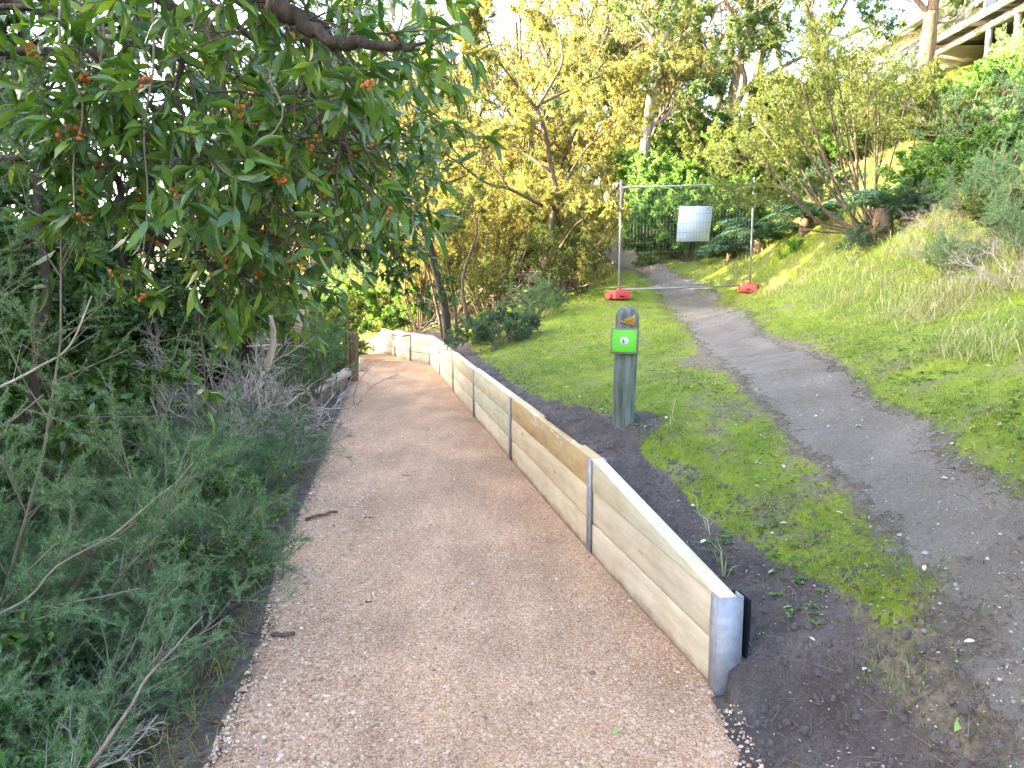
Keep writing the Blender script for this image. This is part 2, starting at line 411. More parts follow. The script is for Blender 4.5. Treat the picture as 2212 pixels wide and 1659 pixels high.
M['timber_green'] = m_timber('pine_sleeper_greenish', (.59, .55, .43), (.42, .40, .31))
M['post_wood'] = m_post_wood(); M['steel'] = m_steel()
M['old_post'] = bark_mat('old_brown_post', (.06, .045, .025), (.22, .17, .1), (20, 20, 2))
M['fabric'] = plain('black_geotextile', (.012, .014, .02), .9, .1)
M['sign_green'] = plain('sign_green', (.13, .55, .03), .45, .4, 0, .03)
M['sign_white'] = plain('sign_white', (.75, .82, .82), .5, .4, 0, .03)
M['sign_ink'] = plain('sign_ink', (.03, .07, .05), .6, .3, 0, .05)
M['marker_orange'] = plain('marker_orange', (.62, .32, .05), .5, .4, 0, .08)
M['marker_ink'] = plain('marker_ink', (.18, .08, .025), .6, .3, 0, .1)
M['sign_frame'] = plain('sign_frame_wood', (.17, .165, .13), .85, .2, 0, .25, 30)
M['board_white'] = plain('white_board', (.56, .63, .76), .5, .4, 0, .04)
M['red_plastic'] = plain('red_plastic', (.72, .06, .07), .5, .4, 0, .1)
M['wire'] = plain('fence_wire', (.16, .18, .2), .5, .5, .6, .05)
M['soil'] = plain('soil_clod', (.085, .073, .071), .95, .1, 0, .4, 30)
M['paint_white_shaded'] = plain('house_trim', (.36, .345, .335), .6, .3, 0, .08)  # white trim darkened, so the house's shade is in its colour
M['cladding'] = plain('house_cladding', (.30, .26, .20), .8, .2, 0, .12)
M['roof'] = plain('house_roof', (.33, .31, .29), .7, .3, 0, .1)
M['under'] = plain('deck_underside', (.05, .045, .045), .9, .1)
def m_glass():
    m, nt, o = mat('window_glass')
    n = noise(nt, coords(nt, 1.0), .8, 2, .5)
    principled(nt, o, (.05, .07, .09), .04, 1.0, bump(nt, n, .02, .02))
    return m
M['glass'] = m_glass()
def m_rail_glass():
    m, nt, o = mat('balustrade_glass')
    n = noise(nt, coords(nt, 1.0), 1.0, 2, .5)
    gl = N(nt, 'ShaderNodeBsdfGlossy', Roughness=.03); gl.inputs[0].default_value = (.9, .92, .95, 1)
    tr = N(nt, 'ShaderNodeBsdfTransparent'); tr.inputs[0].default_value = (.86, .9, .9, 1)
    L(nt, bump(nt, n, .02, .02), gl.inputs['Normal'])
    mx = N(nt, 'ShaderNodeMixShader'); mx.inputs[0].default_value = .35
    L(nt, tr.outputs[0], mx.inputs[1]); L(nt, gl.outputs[0], mx.inputs[2]); L(nt, mx.outputs[0], o.inputs[0])
    return m
M['rail_glass'] = m_rail_glass()
def m_water():
    m, nt, o = mat('lake_water')
    n = noise(nt, coords(nt, 1.0), 1.5, 4, .6)
    principled(nt, o, (.03, .05, .06), .08, .6, bump(nt, n, .3, .1))
    return m
M['water'] = m_water()

# ------------------------------------------------------------------ mesh building
class Geo:
    def __init__(s): s.v = []; s.f = []; s.n = 0
    def add(s, verts, faces):
        verts = np.asarray(verts, np.float32).reshape(-1, 3)
        for f in faces: s.f.append(np.asarray(f, np.int64) + s.n)
        s.v.append(verts); s.n += len(verts)
    def rep(s, V, tmpl):                   # V (n,k,3), the same faces for each
        n, k = V.shape[:2]
        if n == 0: return
        off = (np.arange(n) * k)[:, None]
        by = {}
        for f in tmpl: by.setdefault(len(f), []).append(f)
        s.add(V.reshape(-1, 3), [(np.array(fs)[None] + off[:, :, None]).reshape(-1, q) for q, fs in by.items()])
    def mesh(s, name, m, smooth_shade=False):
        me = bpy.data.meshes.new(name)
        V = np.concatenate(s.v) if s.v else np.zeros((0, 3), np.float32)
        me.vertices.add(len(V)); me.vertices.foreach_set('co', V.astype(np.float32).ravel())
        sizes = np.concatenate([np.full(len(f), f.shape[1]) for f in s.f]) if s.f else np.zeros(0, int)
        loops = np.concatenate([f.ravel() for f in s.f]) if s.f else np.zeros(0, int)
        me.loops.add(len(loops)); me.loops.foreach_set('vertex_index', loops.astype(np.int32))
        me.polygons.add(len(sizes))
        me.polygons.foreach_set('loop_start', (np.cumsum(sizes) - sizes).astype(np.int32))
        if smooth_shade: me.polygons.foreach_set('use_smooth', np.ones(len(sizes), bool))
        me.update(calc_edges=True)
        me.materials.append(M[m] if isinstance(m, str) else m)
        return me
    def tube(s, pts, rad, sides=6, cap=True):
        P = np.asarray(pts, float); n = len(P)
        R = np.broadcast_to(np.asarray(rad, float), (n,))
        T = unit(np.gradient(P, axis=0))
        ref = np.array([0., 0, 1]) if abs(T[:, 2]).mean() < .8 else np.array([1., 0, 0])
        A = unit(np.cross(T, ref)); B = np.cross(T, A)
        a = np.arange(sides) * 2 * math.pi / sides
        ring = P[:, None] + R[:, None, None] * (np.cos(a)[None, :, None] * A[:, None] + np.sin(a)[None, :, None] * B[:, None])
        i = np.arange(n - 1)[:, None] * sides; j = np.arange(sides)[None]; j2 = (j + 1) % sides
        q = np.stack([i + j, i + j2, i + sides + j2, i + sides + j], -1).reshape(-1, 4)
        f = [q]
        if cap and sides >= 3:
            f.append(np.arange(sides)[::-1][None]); f.append(((n - 1) * sides + np.arange(sides))[None])
        s.add(ring, f)
    def sticks(s, P0, P1, r0, r1, sides=3):  # many straight twigs
        P0 = np.asarray(P0); P1 = np.asarray(P1); n = len(P0)
        if n == 0: return
        T = unit(P1 - P0); rf = np.where(np.abs(T[:, 2:]) > .9, np.array([[1., 0, 0]]), np.array([[0., 0, 1]]))
        A = unit(np.cross(T, rf)); B = np.cross(T, A)
        a = np.arange(sides) * 2 * math.pi / sides
        o = np.cos(a)[None, :, None] * A[:, None] + np.sin(a)[None, :, None] * B[:, None]
        r0 = np.broadcast_to(r0, (n,))[:, None, None]; r1 = np.broadcast_to(r1, (n,))[:, None, None]
        V = np.concatenate([P0[:, None] + o * r0, P1[:, None] + o * r1], 1)
        s.rep(V, [(k, (k + 1) % sides, sides + (k + 1) % sides, sides + k) for k in range(sides)])
    def leaves(s, P, D, Ln, W, r, up=.5, shape='diamond', fold=.12, droop=.1):
        n = len(P)
        if n == 0: return
        D = unit(D)
        Nn = unit(r.normal(size=(n, 3)) * .7 + np.array([0, 0, up]))
        B = unit(np.cross(D, Nn)); Nn = np.cross(B, D)
        Ln = np.broadcast_to(Ln, (n,))[:, None]; W = np.broadcast_to(W, (n,))[:, None] / 2
        if shape == 'tri':
            s.rep(np.stack([P - B * W, P + B * W, P + D * Ln], 1), [(0, 1, 2)])
        elif shape == 'diamond':
            mid = P + D * Ln * .45
            s.rep(np.stack([P, mid + B * W + Nn * Ln * fold, P + D * Ln - Nn * Ln * droop, mid - B * W + Nn * Ln * fold], 1), [(0, 1, 2, 3)])
        else:                               # lance: a bent blade of three pieces
            a = P + D * Ln * .3 + Nn * Ln * .04; b = P + D * Ln * .68 + Nn * Ln * .02; t = P + D * Ln - Nn * Ln * droop - np.array([0, 0, 1]) * Ln * .06
            s.rep(np.stack([P, a + B * W, a - B * W, b + B * W * .85, b - B * W * .85, t], 1), [(0, 1, 2), (1, 3, 4, 2), (3, 5, 4)])
    def box(s, c, size, rot=None):
        h = np.array(size) / 2
        V = np.array([[x, y, z] for z in (-1, 1) for y in (-1, 1) for x in (-1, 1)]) * h
        if rot is not None: V = V @ np.array(rot).T
        s.add(V + np.array(c), [[(0, 2, 3, 1), (4, 5, 7, 6), (0, 1, 5, 4), (2, 6, 7, 3), (0, 4, 6, 2), (1, 3, 7, 5)]])

def link(name, me, parent=None, loc=None, kind=None):
    o = bpy.data.objects.new(name, me); C.objects.link(o)
    if parent is not None: o.parent = parent
    if loc is not None: o.location = loc
    if kind: o['kind'] = kind
    return o
def tag(o, label, cat, group=None):
    o['label'] = label; o['category'] = cat
    if group: o['group'] = group
    return o
def thing(name, label, cat, loc=(0, 0, 0), rz=0.0, group=None, sc=1.0):
    o = bpy.data.objects.new(name, None); C.objects.link(o); o.empty_display_size = .1
    o.location = loc; o.rotation_euler = (0, 0, rz); o.scale = (sc, sc, sc) if not isinstance(sc, tuple) else sc
    return tag(o, label, cat, group)
def structure(name, me, kind='structure'):
    o = link(name, me); o['kind'] = kind; return o
def bevel_mesh(me, w, seg=2):
    bm = bmesh.new(); bm.from_mesh(me)
    bmesh.ops.bevel(bm, geom=bm.edges[:], offset=w, segments=seg, affect='EDGES', profile=.5)
    bm.to_mesh(me); bm.free(); return me
def box_mesh(name, size, m, w=.004, c=(0, 0, 0)):
    g = Geo(); g.box(c, size); return bevel_mesh(g.mesh(name, m), w) if w else g.mesh(name, m)

# ------------------------------------------------------------------ the setting
def axis(parts):
    out = [np.array([parts[0][0]])]
    for a, b, n in parts: out.append(np.linspace(a, b, n + 1)[1:])
    return np.concatenate(out)
def build_ground():
    ys = axis([(-300, -30, 6), (-30, -6, 12), (-6, 1.6, 30), (1.6, 7, 110), (7, 14, 55), (14, 30, 45), (30, 80, 30), (80, 500, 12)])
    ss = axis([(-400, -60, 8), (-60, -12, 20), (-12, -2.6, 50), (-2.6, -.02, 45)])
    ss = np.concatenate([ss, [.0, .048, .064, .075], axis([(.09, 2.4, 70), (2.4, 8, 60), (8, 24, 40), (24, 60, 20), (60, 400, 8)])])
    S, Y = np.meshgrid(ss, ys)
    X = S + x_wall(Y)
    Z = ground_z(X, Y)
    far = smooth(60, 300, np.hypot(X, Y))
    Z = Z * (1 - far * .0)
    ny, nx = S.shape
    idx = np.arange(ny * nx).reshape(ny, nx)
    q = np.stack([idx[:-1, :-1], idx[:-1, 1:], idx[1:, 1:], idx[1:, :-1]], -1).reshape(-1, 4)
    g = Geo(); g.add(np.stack([X, Y, Z], -1).reshape(-1, 3), [q])
    me = g.mesh('ground', 'ground', True)
    mud, green = ground_masks(X.ravel(), Y.ravel())
    for nm, v in (('mud', mud), ('green', green)):
        a = me.attributes.new(nm, 'FLOAT', 'POINT'); a.data.foreach_set('value', v.astype(np.float32))
    return structure('ground', me)
def ground_masks(x, y):
    s = x - x_wall(y)
    n = fbm(x * 1.6, y * 1.6)
    wid = np.interp(y, [0, 2.0, 2.6, 3.4, 4.6, 7, 11, 15, 21], [.55, .55, .62, .50, .36, .34, .4, .55, .6])
    mud = smooth(.25, -.25, s / wid - 1 + (n - .5) * .5) * (s > -.1)
    mud = np.maximum(mud, smooth(-.15, .25, x_left(y) - x) * smooth(1.6, .6, x_left(y) - x) * .95)      # bare soil beside the gravel
    bol = np.hypot(x - BOLL[0] + .02, y - BOLL[1] + .12)
    mud = np.maximum(mud, smooth(.34, .15, bol + (n - .5) * .2))
    fd = footpath_d(x, y).reshape(np.shape(x))
    near = smooth(2.9, 2.2, y) * (s > .2)
    green = smooth(-.42, -.05, fd) * smooth(-.15, .15, s / wid - 1) * .72
    green = np.where(s < 0, .12, green)
    green = green * (1 - .45 * near * smooth(.5, .0, fd)) + .30 * smooth(.25, 1.2, fd) * (s > 0) * smooth(8, 3, np.abs(x - 3.5))
    green = green * (1 - .9 * smooth(2.8, 2.45, y) * (s > .2))
    green = green - .26 * smooth(.5, .62, fbm(x * .9 + 40, y * .9)) * smooth(3.2, 4.2, y) * smooth(1.6, .8, np.abs(x - 1.35))
    return mud, green
BOLL = hit(1346, 915)
ground = build_ground()

def build_gravel_path():
    ys = axis([(-6, 1.5, 20), (1.5, 8, 160), (8, 22, 120), (22, 36, 50)])
    us = np.linspace(0, 1, 42)
    U, Y = np.meshgrid(us, ys)
    jag = (fbm(Y * 3.1 + 4, Y * .7, 4) - .5) * .14 + (fbm(Y * 17 + 4, Y * .7 + 9, 2) - .5) * .05
    xl = x_left(Y) + jag - .06
    xr = x_wall(Y) + .012 + smooth(WY0, WY0 - .3, Y) * (.02 + (fbm(Y * 6, Y * 2) - .5) * .16)
    X = xl + (xr - xl) * U
    Z = ground_z(X, Y) * 0 + z_path(Y) + .012 + (fbm(X * 2.2, Y * 2.2) - .5) * .012
    Z = np.where(X < x_left(Y) + .02, np.minimum(Z, Z - (x_left(Y) + .02 - X) * .2), Z)
    Z = np.maximum(Z, ground_z(X, Y) + .004) * (X < x_wall(Y) - .01) + np.where(X < x_wall(Y) - .01, 0, np.maximum(Z, np.where(Y < WY0, ground_z(X, Y) + .004, Z)))
    Z[:, 0] -= .05; Z[:, -1] -= np.where(ys < WY0, .03, 0)
    ny, nx = U.shape
    idx = np.arange(ny * nx).reshape(ny, nx)
    q = np.stack([idx[:-1, :-1], idx[:-1, 1:], idx[1:, 1:], idx[1:, :-1]], -1).reshape(-1, 4)
    g = Geo(); g.add(np.stack([X, Y, Z], -1).reshape(-1, 3), [q])
    return structure('gravel_path', g.mesh('gravel_path', 'gravel', True))
build_gravel_path()

def build_footpath():
    A = resample(_fl[:, :2], 420); B = resample(_fr[:, :2], 420)
    Cc = resample(np.column_stack([_fl[:, :2], _fr[:, :2]]), 420); A, B = Cc[:, :2], Cc[:, 2:]
    t = np.arange(420)
    e1 = (fbm(t * .23, t * .11, 4) - .5) * .34; e2 = (fbm(t * .21 + 50, t * .13, 4) - .5) * .34
    dirn = unit(B - A)
    sc_ = np.linspace(.9, .5, 420)[::-1][:, None]
    A = A + dirn * e1[:, None] * sc_ - dirn * .16; B = B - dirn * e2[:, None] * sc_ + dirn * .16
    U = np.linspace(0, 1, 30)
    P = A[:, None] + (B - A)[:, None] * U[None, :, None]
    X, Y = P[..., 0], P[..., 1]
    edge = np.minimum(U, 1 - U)[None] * np.linalg.norm(B - A, axis=1)[:, None]
    Z = ground_z(X, Y) + .006 - .012 * smooth(.04, 0, edge)
    ny, nx = X.shape
    idx = np.arange(ny * nx).reshape(ny, nx)
    q = np.stack([idx[:-1, :-1], idx[:-1, 1:], idx[1:, 1:], idx[1:, :-1]], -1).reshape(-1, 4)[:, ::-1]
    g = Geo(); g.add(np.stack([X, Y, Z], -1).reshape(-1, 3), [q])
    me = g.mesh('footpath', 'footpath', True)
    a = me.attributes.new('edge', 'FLOAT', 'POINT'); a.data.foreach_set('value', edge.ravel().astype(np.float32))
    return structure('footpath', me)
build_footpath()
g = Geo(); g.add([(-900, -500, -6), (-9, -500, -6), (-9, 900, -6), (-900, 900, -6)], [[(0, 1, 2, 3)]])
structure('water', g.mesh('water', 'water'))

# ------------------------------------------------------------------ retaining wall
def build_wall():
    root = thing('retaining_wall', 'long low retaining wall of pale pine sleepers between steel posts', 'retaining wall', tuple(WALL[0]))
    o3 = np.array(WALL[0])
    n = len(WALL)
    hs = np.array([.40] + [.60] * (n - 2) + [.42])
    T = .075
    dirs = [unit((WALL[i + 1] - WALL[i])[:2]) for i in range(n - 1)]
    for i in range(n - 1):
        a, b = WALL[i], WALL[i + 1]
        d = b - a; Ln = float(np.linalg.norm(d[:2]))
        ex = np.array([dirs[i][0], dirs[i][1], d[2] / Ln]); ey = np.array([-dirs[i][1], dirs[i][0], 0])   # ey points to the path (left)
        for k in range(3):
            gap = .006
            x0, x1 = gap, Ln - gap
            jz = rng.uniform(-.002, .002)
            z0, z1 = k * .2 + .003 + jz, (k + 1) * .2 - .004 + jz
            if k == 0: z0 -= .06
            yo = rng.uniform(-.004, .004)
            g = Geo()
            za, zb = z1, z1
            if k == 2 and i == 0: za, z0a = .407, .4015
            elif k == 2 and i == n - 2: zb = .42
            ly = [-T / 2 + yo, T / 2 + yo]
            xs = np.linspace(x0, x1, 2)
            V = []
            for x, zt in ((x0, za), (x1, zb)):
                for y in ly:
                    for z in (z0, zt): V.append((x, y, z))
            g.add(V, [[(0, 1, 3, 2), (4, 6, 7, 5), (0, 4, 5, 1), (2, 3, 7, 6), (1, 5, 7, 3), (0, 2, 6, 4)]])
            stained = (k == 2 and i == 1)
            me = bevel_mesh(g.mesh('sleeper', 'timber_stain' if stained else ('timber_green' if i >= 5 or (i + k) % 4 == 3 else 'timber')), .007 if not (k == 2 and i == 0) else .003, 2)
            o = link('sleeper', me, root)
            Mx = Matrix(((ex[0], ey[0], 0, a[0] - o3[0]), (ex[1], ey[1], 0, a[1] - o3[1]), (ex[2], ey[2], 1, a[2] - o3[2]), (0, 0, 0, 1)))
            # wall body stands to the right of the line: its path face on the line
            o.matrix_local = Mx @ Matrix.Translation((0, -.055, 0))
            if stained: o['label'] = 'orange stained sleeper with white scuffs'
    for i in range(n):
        t = dirs[min(i, n - 2)] if i == 0 else (dirs[-1] if i == n - 1 else unit(dirs[i - 1] + dirs[i]))
        g = Geo()
        H = hs[i] - .012 if 0 < i < n - 1 else hs[i] + .012
        z0 = -.10
        hh = H - z0
        if i == 0 or i == n - 1:
            sgn = 1 if i == 0 else -1
            g.box((-.004 * sgn - .004 * sgn, 0, z0 + hh / 2), (.007, .112, hh))
            g.box((.026 * sgn - .004 * sgn, .0535, z0 + hh / 2 - .001), (.054, .006, hh))
            g.box((.026 * sgn - .004 * sgn, -.0535, z0 + hh / 2 - .001), (.054, .006, hh))
        else:
            g.box((0, .0465, z0 + hh / 2), (.078, .007, hh))
            g.box((0, -.0465, z0 + hh / 2), (.060, .007, hh))
            g.box((0, 0, z0 + hh / 2), (.006, .086, hh))
        me = g.mesh('post', 'steel')
        o = link('post', me, root)
        a = WALL[i] - o3
        o.matrix_local = Matrix(((t[0], -t[1], 0, a[0]), (t[1], t[0], 0, a[1]), (0, 0, 1, a[2]), (0, 0, 0, 1))) @ Matrix.Translation((0, -.055, 0))
    # black drainage fabric poking out behind the end post
    g = Geo()
    u = np.linspace(-.012, .30, 12); w = np.linspace(0, 1, 8)
    Uu, Ww = np.meshgrid(u, w)
    top = .395 - .1 * smooth(.05, .3, Uu) + .010 * np.sin(Uu * 25)
    zz = .02 + (top - .02) * Ww
    yy = -.062 - .012 * np.sin(Uu * 17 + Ww * 3) - .016 * Ww
    P = np.stack([Uu, yy, zz], -1); P2 = P - np.array([0, .006, 0])
    idx = np.arange(96).reshape(8, 12)
    q = np.stack([idx[:-1, :-1], idx[:-1, 1:], idx[1:, 1:], idx[1:, :-1]], -1).reshape(-1, 4)
    g.add(P.reshape(-1, 3), [q]); g.add(P2.reshape(-1, 3), [q[:, ::-1]])
    g.add(np.concatenate([P[-1], P2[-1]]), [[(k, k + 1, 12 + k + 1, 12 + k) for k in range(11)]])
    g.add(np.concatenate([P[:, 0], P2[:, 0]]), [[(k, k + 1, 8 + k + 1, 8 + k) for k in range(7)]])
    o = link('drainage_fabric', g.mesh('drainage_fabric', 'fabric', True), root)
    t = dirs[0]
    o.matrix_local = Matrix(((t[0], -t[1], 0, 0), (t[1], t[0], 0, 0), (0, 0, 1, 0), (0, 0, 0, 1))) @ Matrix.Translation((0, -.055, 0))
    o['label'] = 'black drainage fabric sticking out behind the end post'
build_wall()

# ------------------------------------------------------------------ way marker post
def poly_prism(g, pts, y0, y1):            # an outline in x,z given a thickness in y
    k = len(pts)
    V = [(p[0], y0, p[1]) for p in pts] + [(p[0], y1, p[1]) for p in pts]
    g.add(V, [np.arange(k)[None], np.arange(k, 2 * k)[::-1][None], np.array([(i, k + i, k + (i + 1) % k, (i + 1) % k) for i in range(k)])])
def build_marker():
    root = thing('marker_post', 'weathered round topped timber post carrying a green arrow sign', 'post', tuple(BOLL), math.radians(-7))
    root.rotation_euler = (math.radians(-1), math.radians(1.2), math.radians(-7))
    H, R = .77, .076
    g = Geo()
    zs = np.array([-.15, 0, .1, .25, .4, .55, .66, .70, .725, .745, .758, .766, .77]) * (H / .77)
    rr = np.array([R] * 7 + [.0755, .070, .058, .043, .024, .006])
    rr = rr * (1 + .0)
    a = np.arange(28) * 2 * math.pi / 28
    V = np.stack([np.outer(rr, np.cos(a)), np.outer(rr, np.sin(a)), np.repeat(zs[:, None], 28, 1)], -1)
    # routed flat on the front
    V[..., 1] = np.where((V[..., 2] > .50), np.maximum(V[..., 1], -.060), V[..., 1])
    V[..., :2] *= (1 + (fbm(np.repeat(a[None], 13, 0) * 6, V[..., 2] * 2 + 3)[..., None] - .5) * .06)
    i = np.arange(12)[:, None] * 28; j = np.arange(28)[None]; j2 = (j + 1) % 28
    g.add(V, [np.stack([i + j, i + j2, i + 28 + j2, i + 28 + j], -1).reshape(-1, 4), (12 * 28 + np.arange(28))[None]])
    link('post', g.mesh('post', 'post_wood', True), root)
    # dark drying crack down the front
    sb = link('sign_board', box_mesh('sign_board', (.178, .026, .166), 'sign_frame', .003), root, (-.013, -.082, .545))
    link('sign_panel', box_mesh('sign_panel', (.154, .003, .142), 'sign_green', .001), sb, (-.004, -.0155, .002))
    g = Geo(); poly_prism(g, [(.026 * math.cos(t), .026 * math.sin(t)) for t in np.arange(32) * 2 * math.pi / 32], -.0005, .0005)
    link('roundel', g.mesh('roundel', 'sign_white'), sb, (-.004, -.0178, .002))
    g = Geo()
    poly_prism(g, [(-.008, .0024), (.017, .0024), (.017, -.0024), (-.008, -.0024)], -.0005, .0005)
    for sg in (1, -1):
        poly_prism(g, [(-.0165, 0), (-.001, .0165 * sg), (.0035, .0135 * sg), (-.0085, 0)][::sg], -.0007, .0003)
    link('arrow', g.mesh('arrow', 'sign_ink'), sb, (-.004, -.0190, .002))
    for x in (-.066, .066):
        for z in (-.060, .060):
            g = Geo(); poly_prism(g, [(.003 * math.cos(t), .003 * math.sin(t)) for t in np.arange(8) * math.pi / 4], -.001, .001)
            link('screw', g.mesh('screw', 'sign_ink'), sb, (-.004 + x, -.0178, .002 + z))
    tri = [(-.052, .002), (.043, .047), (.047, -.021)]
    g = Geo(); poly_prism(g, tri, -.003, .003)
    tr = link('triangle_marker', g.mesh('triangle_marker', 'marker_orange'), root, (.002, -.066, .668))
    for (p, q, w) in (((-.030, .008), (.037, .036), .007), ((-.012, .003), (.037, .020), .010), ((.000, -.006), (.030, .004), .006), ((.037, .030), (.041, -.014), .005)):
        p = np.array(p); q = np.array(q); dd = unit(q - p); nn = np.array([-dd[1], dd[0]]) * w / 2
        steps = 7
        g = Geo()
        for k in range(steps):
            a0 = p + (q - p) * (k / steps); a1 = p + (q - p) * ((k + .72) / steps)
            poly_prism(g, [tuple(a0 + nn), tuple(a0 - nn), tuple(a1 - nn), tuple(a1 + nn)], -.0006, .0006)
        link('lettering', g.mesh('lettering', 'marker_ink'), tr, (0, -.0036, 0))
build_marker()

# ------------------------------------------------------------------ temporary fence across the old footpath
def build_fence():
    A = hit(1337, 634); B = hit(1619, 628)
    A = np.array([*at(1337, 634, 14.0)[:2], 0]); A[2] = gz(A[0], A[1])
    Bp = at(1619, 628, 14.2); B = np.array([Bp[0], Bp[1], gz(Bp[0], Bp[1])])
    base = max(A[2], B[2]) + .12
    zt, zb = at(1480, 405, 14.1)[2], at(1480, 621, 14.1)[2]
    root = thing('temporary_fence', 'galvanised temporary mesh fence panel closing the old footpath', 'fence panel', tuple(A))
    def seg(name, p, q, r, m='steel', sides=8):
        g = Geo(); g.tube(np.linspace(p, q, 2) - A, r, sides); return link(name, g.mesh(name, m, sides > 5), root)
    up = np.array([0, 0, 1.0])
    a0 = np.array([A[0], A[1], 0]); b0 = np.array([B[0], B[1], 0])
    dz = np.array([0, 0, .04])
    seg('pole', a0 + up * (zb - .10), a0 + up * (zt + .09), .019)
    seg('pole', b0 + up * (zb - .08), b0 + up * (zt + .16), .019)
    seg('rail', a0 + up * zt - dz, b0 + up * zt + dz, .017)
    seg('rail', a0 + up * zb - dz, b0 + up * zb + dz, .017)
    fwd = np.cross(up, unit(b0 - a0)); fwd = fwd if fwd[1] > 0 else -fwd
    nv = 40
    for k in range(1, nv):
        t = k / nv; p = a0 + (b0 - a0) * t
        o_ = dz * (2 * t - 1)
        seg('wire', p + up * zb + o_, p + up * zt + o_, .0015, 'wire', 4)
    nh = 11
    for k in range(1, nh):
        z = zb + (zt - zb) * k / nh
        seg('wire', a0 + up * z - dz - fwd * .003, b0 + up * z + dz - fwd * .003, .0018, 'wire', 4)
    # board hung behind the mesh
    cor = [at(px, py, 14.13) for px, py in ((1459, 448), (1532, 447), (1527, 522), (1455, 522.5))]
    cor = [c + fwd * (float(np.dot(a0 - c, fwd)) + .012) for c in cor]
    c0 = np.mean(cor, 0)
    g = Geo(); th = fwd * .005
    V = [c - c0 for c in cor] + [c - c0 + th for c in cor]
    g.add(V, [[(0, 1, 2, 3), (7, 6, 5, 4), (0, 4, 5, 1), (1, 5, 6, 2), (2, 6, 7, 3), (3, 7, 4, 0)]])
    o = link('notice_board', g.mesh('notice_board', 'board_white'), None, tuple(c0))
    tag(o, 'blank white square board hung on the temporary fence mesh', 'board')
    for px, nm, rz in ((A, 'left', .25), (B, 'right', -.35)):
        g = Geo()
        # stepped moulded block with a raised socket
        g.box((0, 0, .075), (.30, .40, .15)); g.box((-.17, .06, .05), (.07, .24, .10))
        me = bevel_mesh(g.mesh('base_block', 'red_plastic'), .018, 2)
        end = 'post beside the central tree' if nm == 'left' else 'post nearest the steep bank'
        r2 = thing('fence_foot', 'red plastic fence foot under the %s' % ('fence pole beside the branching tree' if nm == 'left' else 'fence pole beside the grassy bank'), 'fence foot', (px[0], px[1], gz(px[0], px[1]) - .005), rz, 'red feet of the temporary fence')
        link('base_block', me, r2)
        g = Geo(); g.tube([(0, 0, .14), (0, 0, .185)], .045, 12); g.box((.0, -.08, .157), (.1, .06, .016))
        link('socket', g.mesh('socket', 'red_plastic'), r2)
        g = Geo(); g.box((-.02, -.201, .05), (.09, .006, .03)); link('hand_hole_shade', g.mesh('hand_hole_shade', 'under'), r2)  # dark plate standing in for the shade inside the hole
build_fence()

# ------------------------------------------------------------------ plants: how they grow
def perp_dir(r, T, ang):
    T = unit(T); a = r.normal(size=3); a = unit(a - T * np.dot(a, T))
    return T * math.cos(ang) + a * math.sin(ang)
def grow(r, p0, d, Ln, rad, lev, sp, out):
    last = lev == len(sp['n'])
    ns = 6 if lev == 0 else (4 if not last else 3)
    pts = [np.asarray(p0, float)]; dd = unit(np.asarray(d, float))
    for k in range(ns):
        dd = unit(dd + r.normal(size=3) * sp['wand'] + np.array([0, 0, sp['up'][lev]]))
        pts.append(pts[-1] + dd * Ln / ns)
    pts = np.array(pts)
    out[lev].append((pts, np.linspace(rad, rad * sp.get('taper', .45), ns + 1)))
    if not last: sprout(r, pts, Ln, rad, lev, sp, out)
def sprout(r, pts, Ln, rad, lev, sp, out, t0=None):
    n = sp['n'][lev]; n = int(round(n * r.uniform(.75, 1.25)))
    for t in np.sort(r.uniform(sp['t0'][lev] if t0 is None else t0, 1.0, n)):
        k = min(int(t * (len(pts) - 1)), len(pts) - 2); f = t * (len(pts) - 1) - k
        p = pts[k] * (1 - f) + pts[k + 1] * f
        T = pts[k + 1] - pts[k]
        d = perp_dir(r, T, sp['ang'][lev] * r.uniform(.6, 1.3))
        l2 = Ln * sp['lr'][lev] * r.uniform(.6, 1.25) * (1.1 - .45 * t)
        grow(r, p, d, l2, rad * sp.get('rr', .5), lev + 1, sp, out)
def levels(sp): return [[] for _ in range(len(sp['n']) + 1)]
def wood(geo, out, sides=(7, 5, 4, 3), skip_last=False, minr=.0008):
    for lv, br in enumerate(out):
        if lv == len(out) - 1 or lv >= 3:
            if skip_last and lv == len(out) - 1: continue
            if not br: continue
            a = np.concatenate([p[:-1] for p, _ in br]); b = np.concatenate([p[1:] for p, _ in br])
            ra = np.concatenate([q[:-1] for _, q in br]); rb = np.concatenate([q[1:] for _, q in br])
            geo.sticks(a, b, np.maximum(ra, minr), np.maximum(rb, minr), 3)
        else:
            for p, q in br: geo.tube(p, np.maximum(q, minr), sides[lv], cap=False)
def segs(br):
    return np.concatenate([p[:-1] for p, _ in br]), np.concatenate([p[1:] for p, _ in br])
def dress(geo, r, br, per, Ln, W, shape='diamond', spread=1.0, grav=0.0, up=.5, var=.35, along=.5, keep=None):
    a, b = segs(br)
    i = np.repeat(np.arange(len(a)), per)
    t = r.random(len(i))[:, None]
    P = a[i] * (1 - t) + b[i] * t
    T = unit(b[i] - a[i])
    D = unit(T * along + r.normal(size=P.shape) * spread * .6 + np.array([0, 0, -grav]))
    l = Ln * r.uniform(1 - var, 1 + var, len(P)); w = W * r.uniform(1 - var, 1 + var, len(P))
    if keep is not None:
        k = keep(P); P, D, l, w = P[k], D[k], l[k], w[k]
    geo.leaves(P, D, l, w, r, up, shape)
    return P, D, l, w
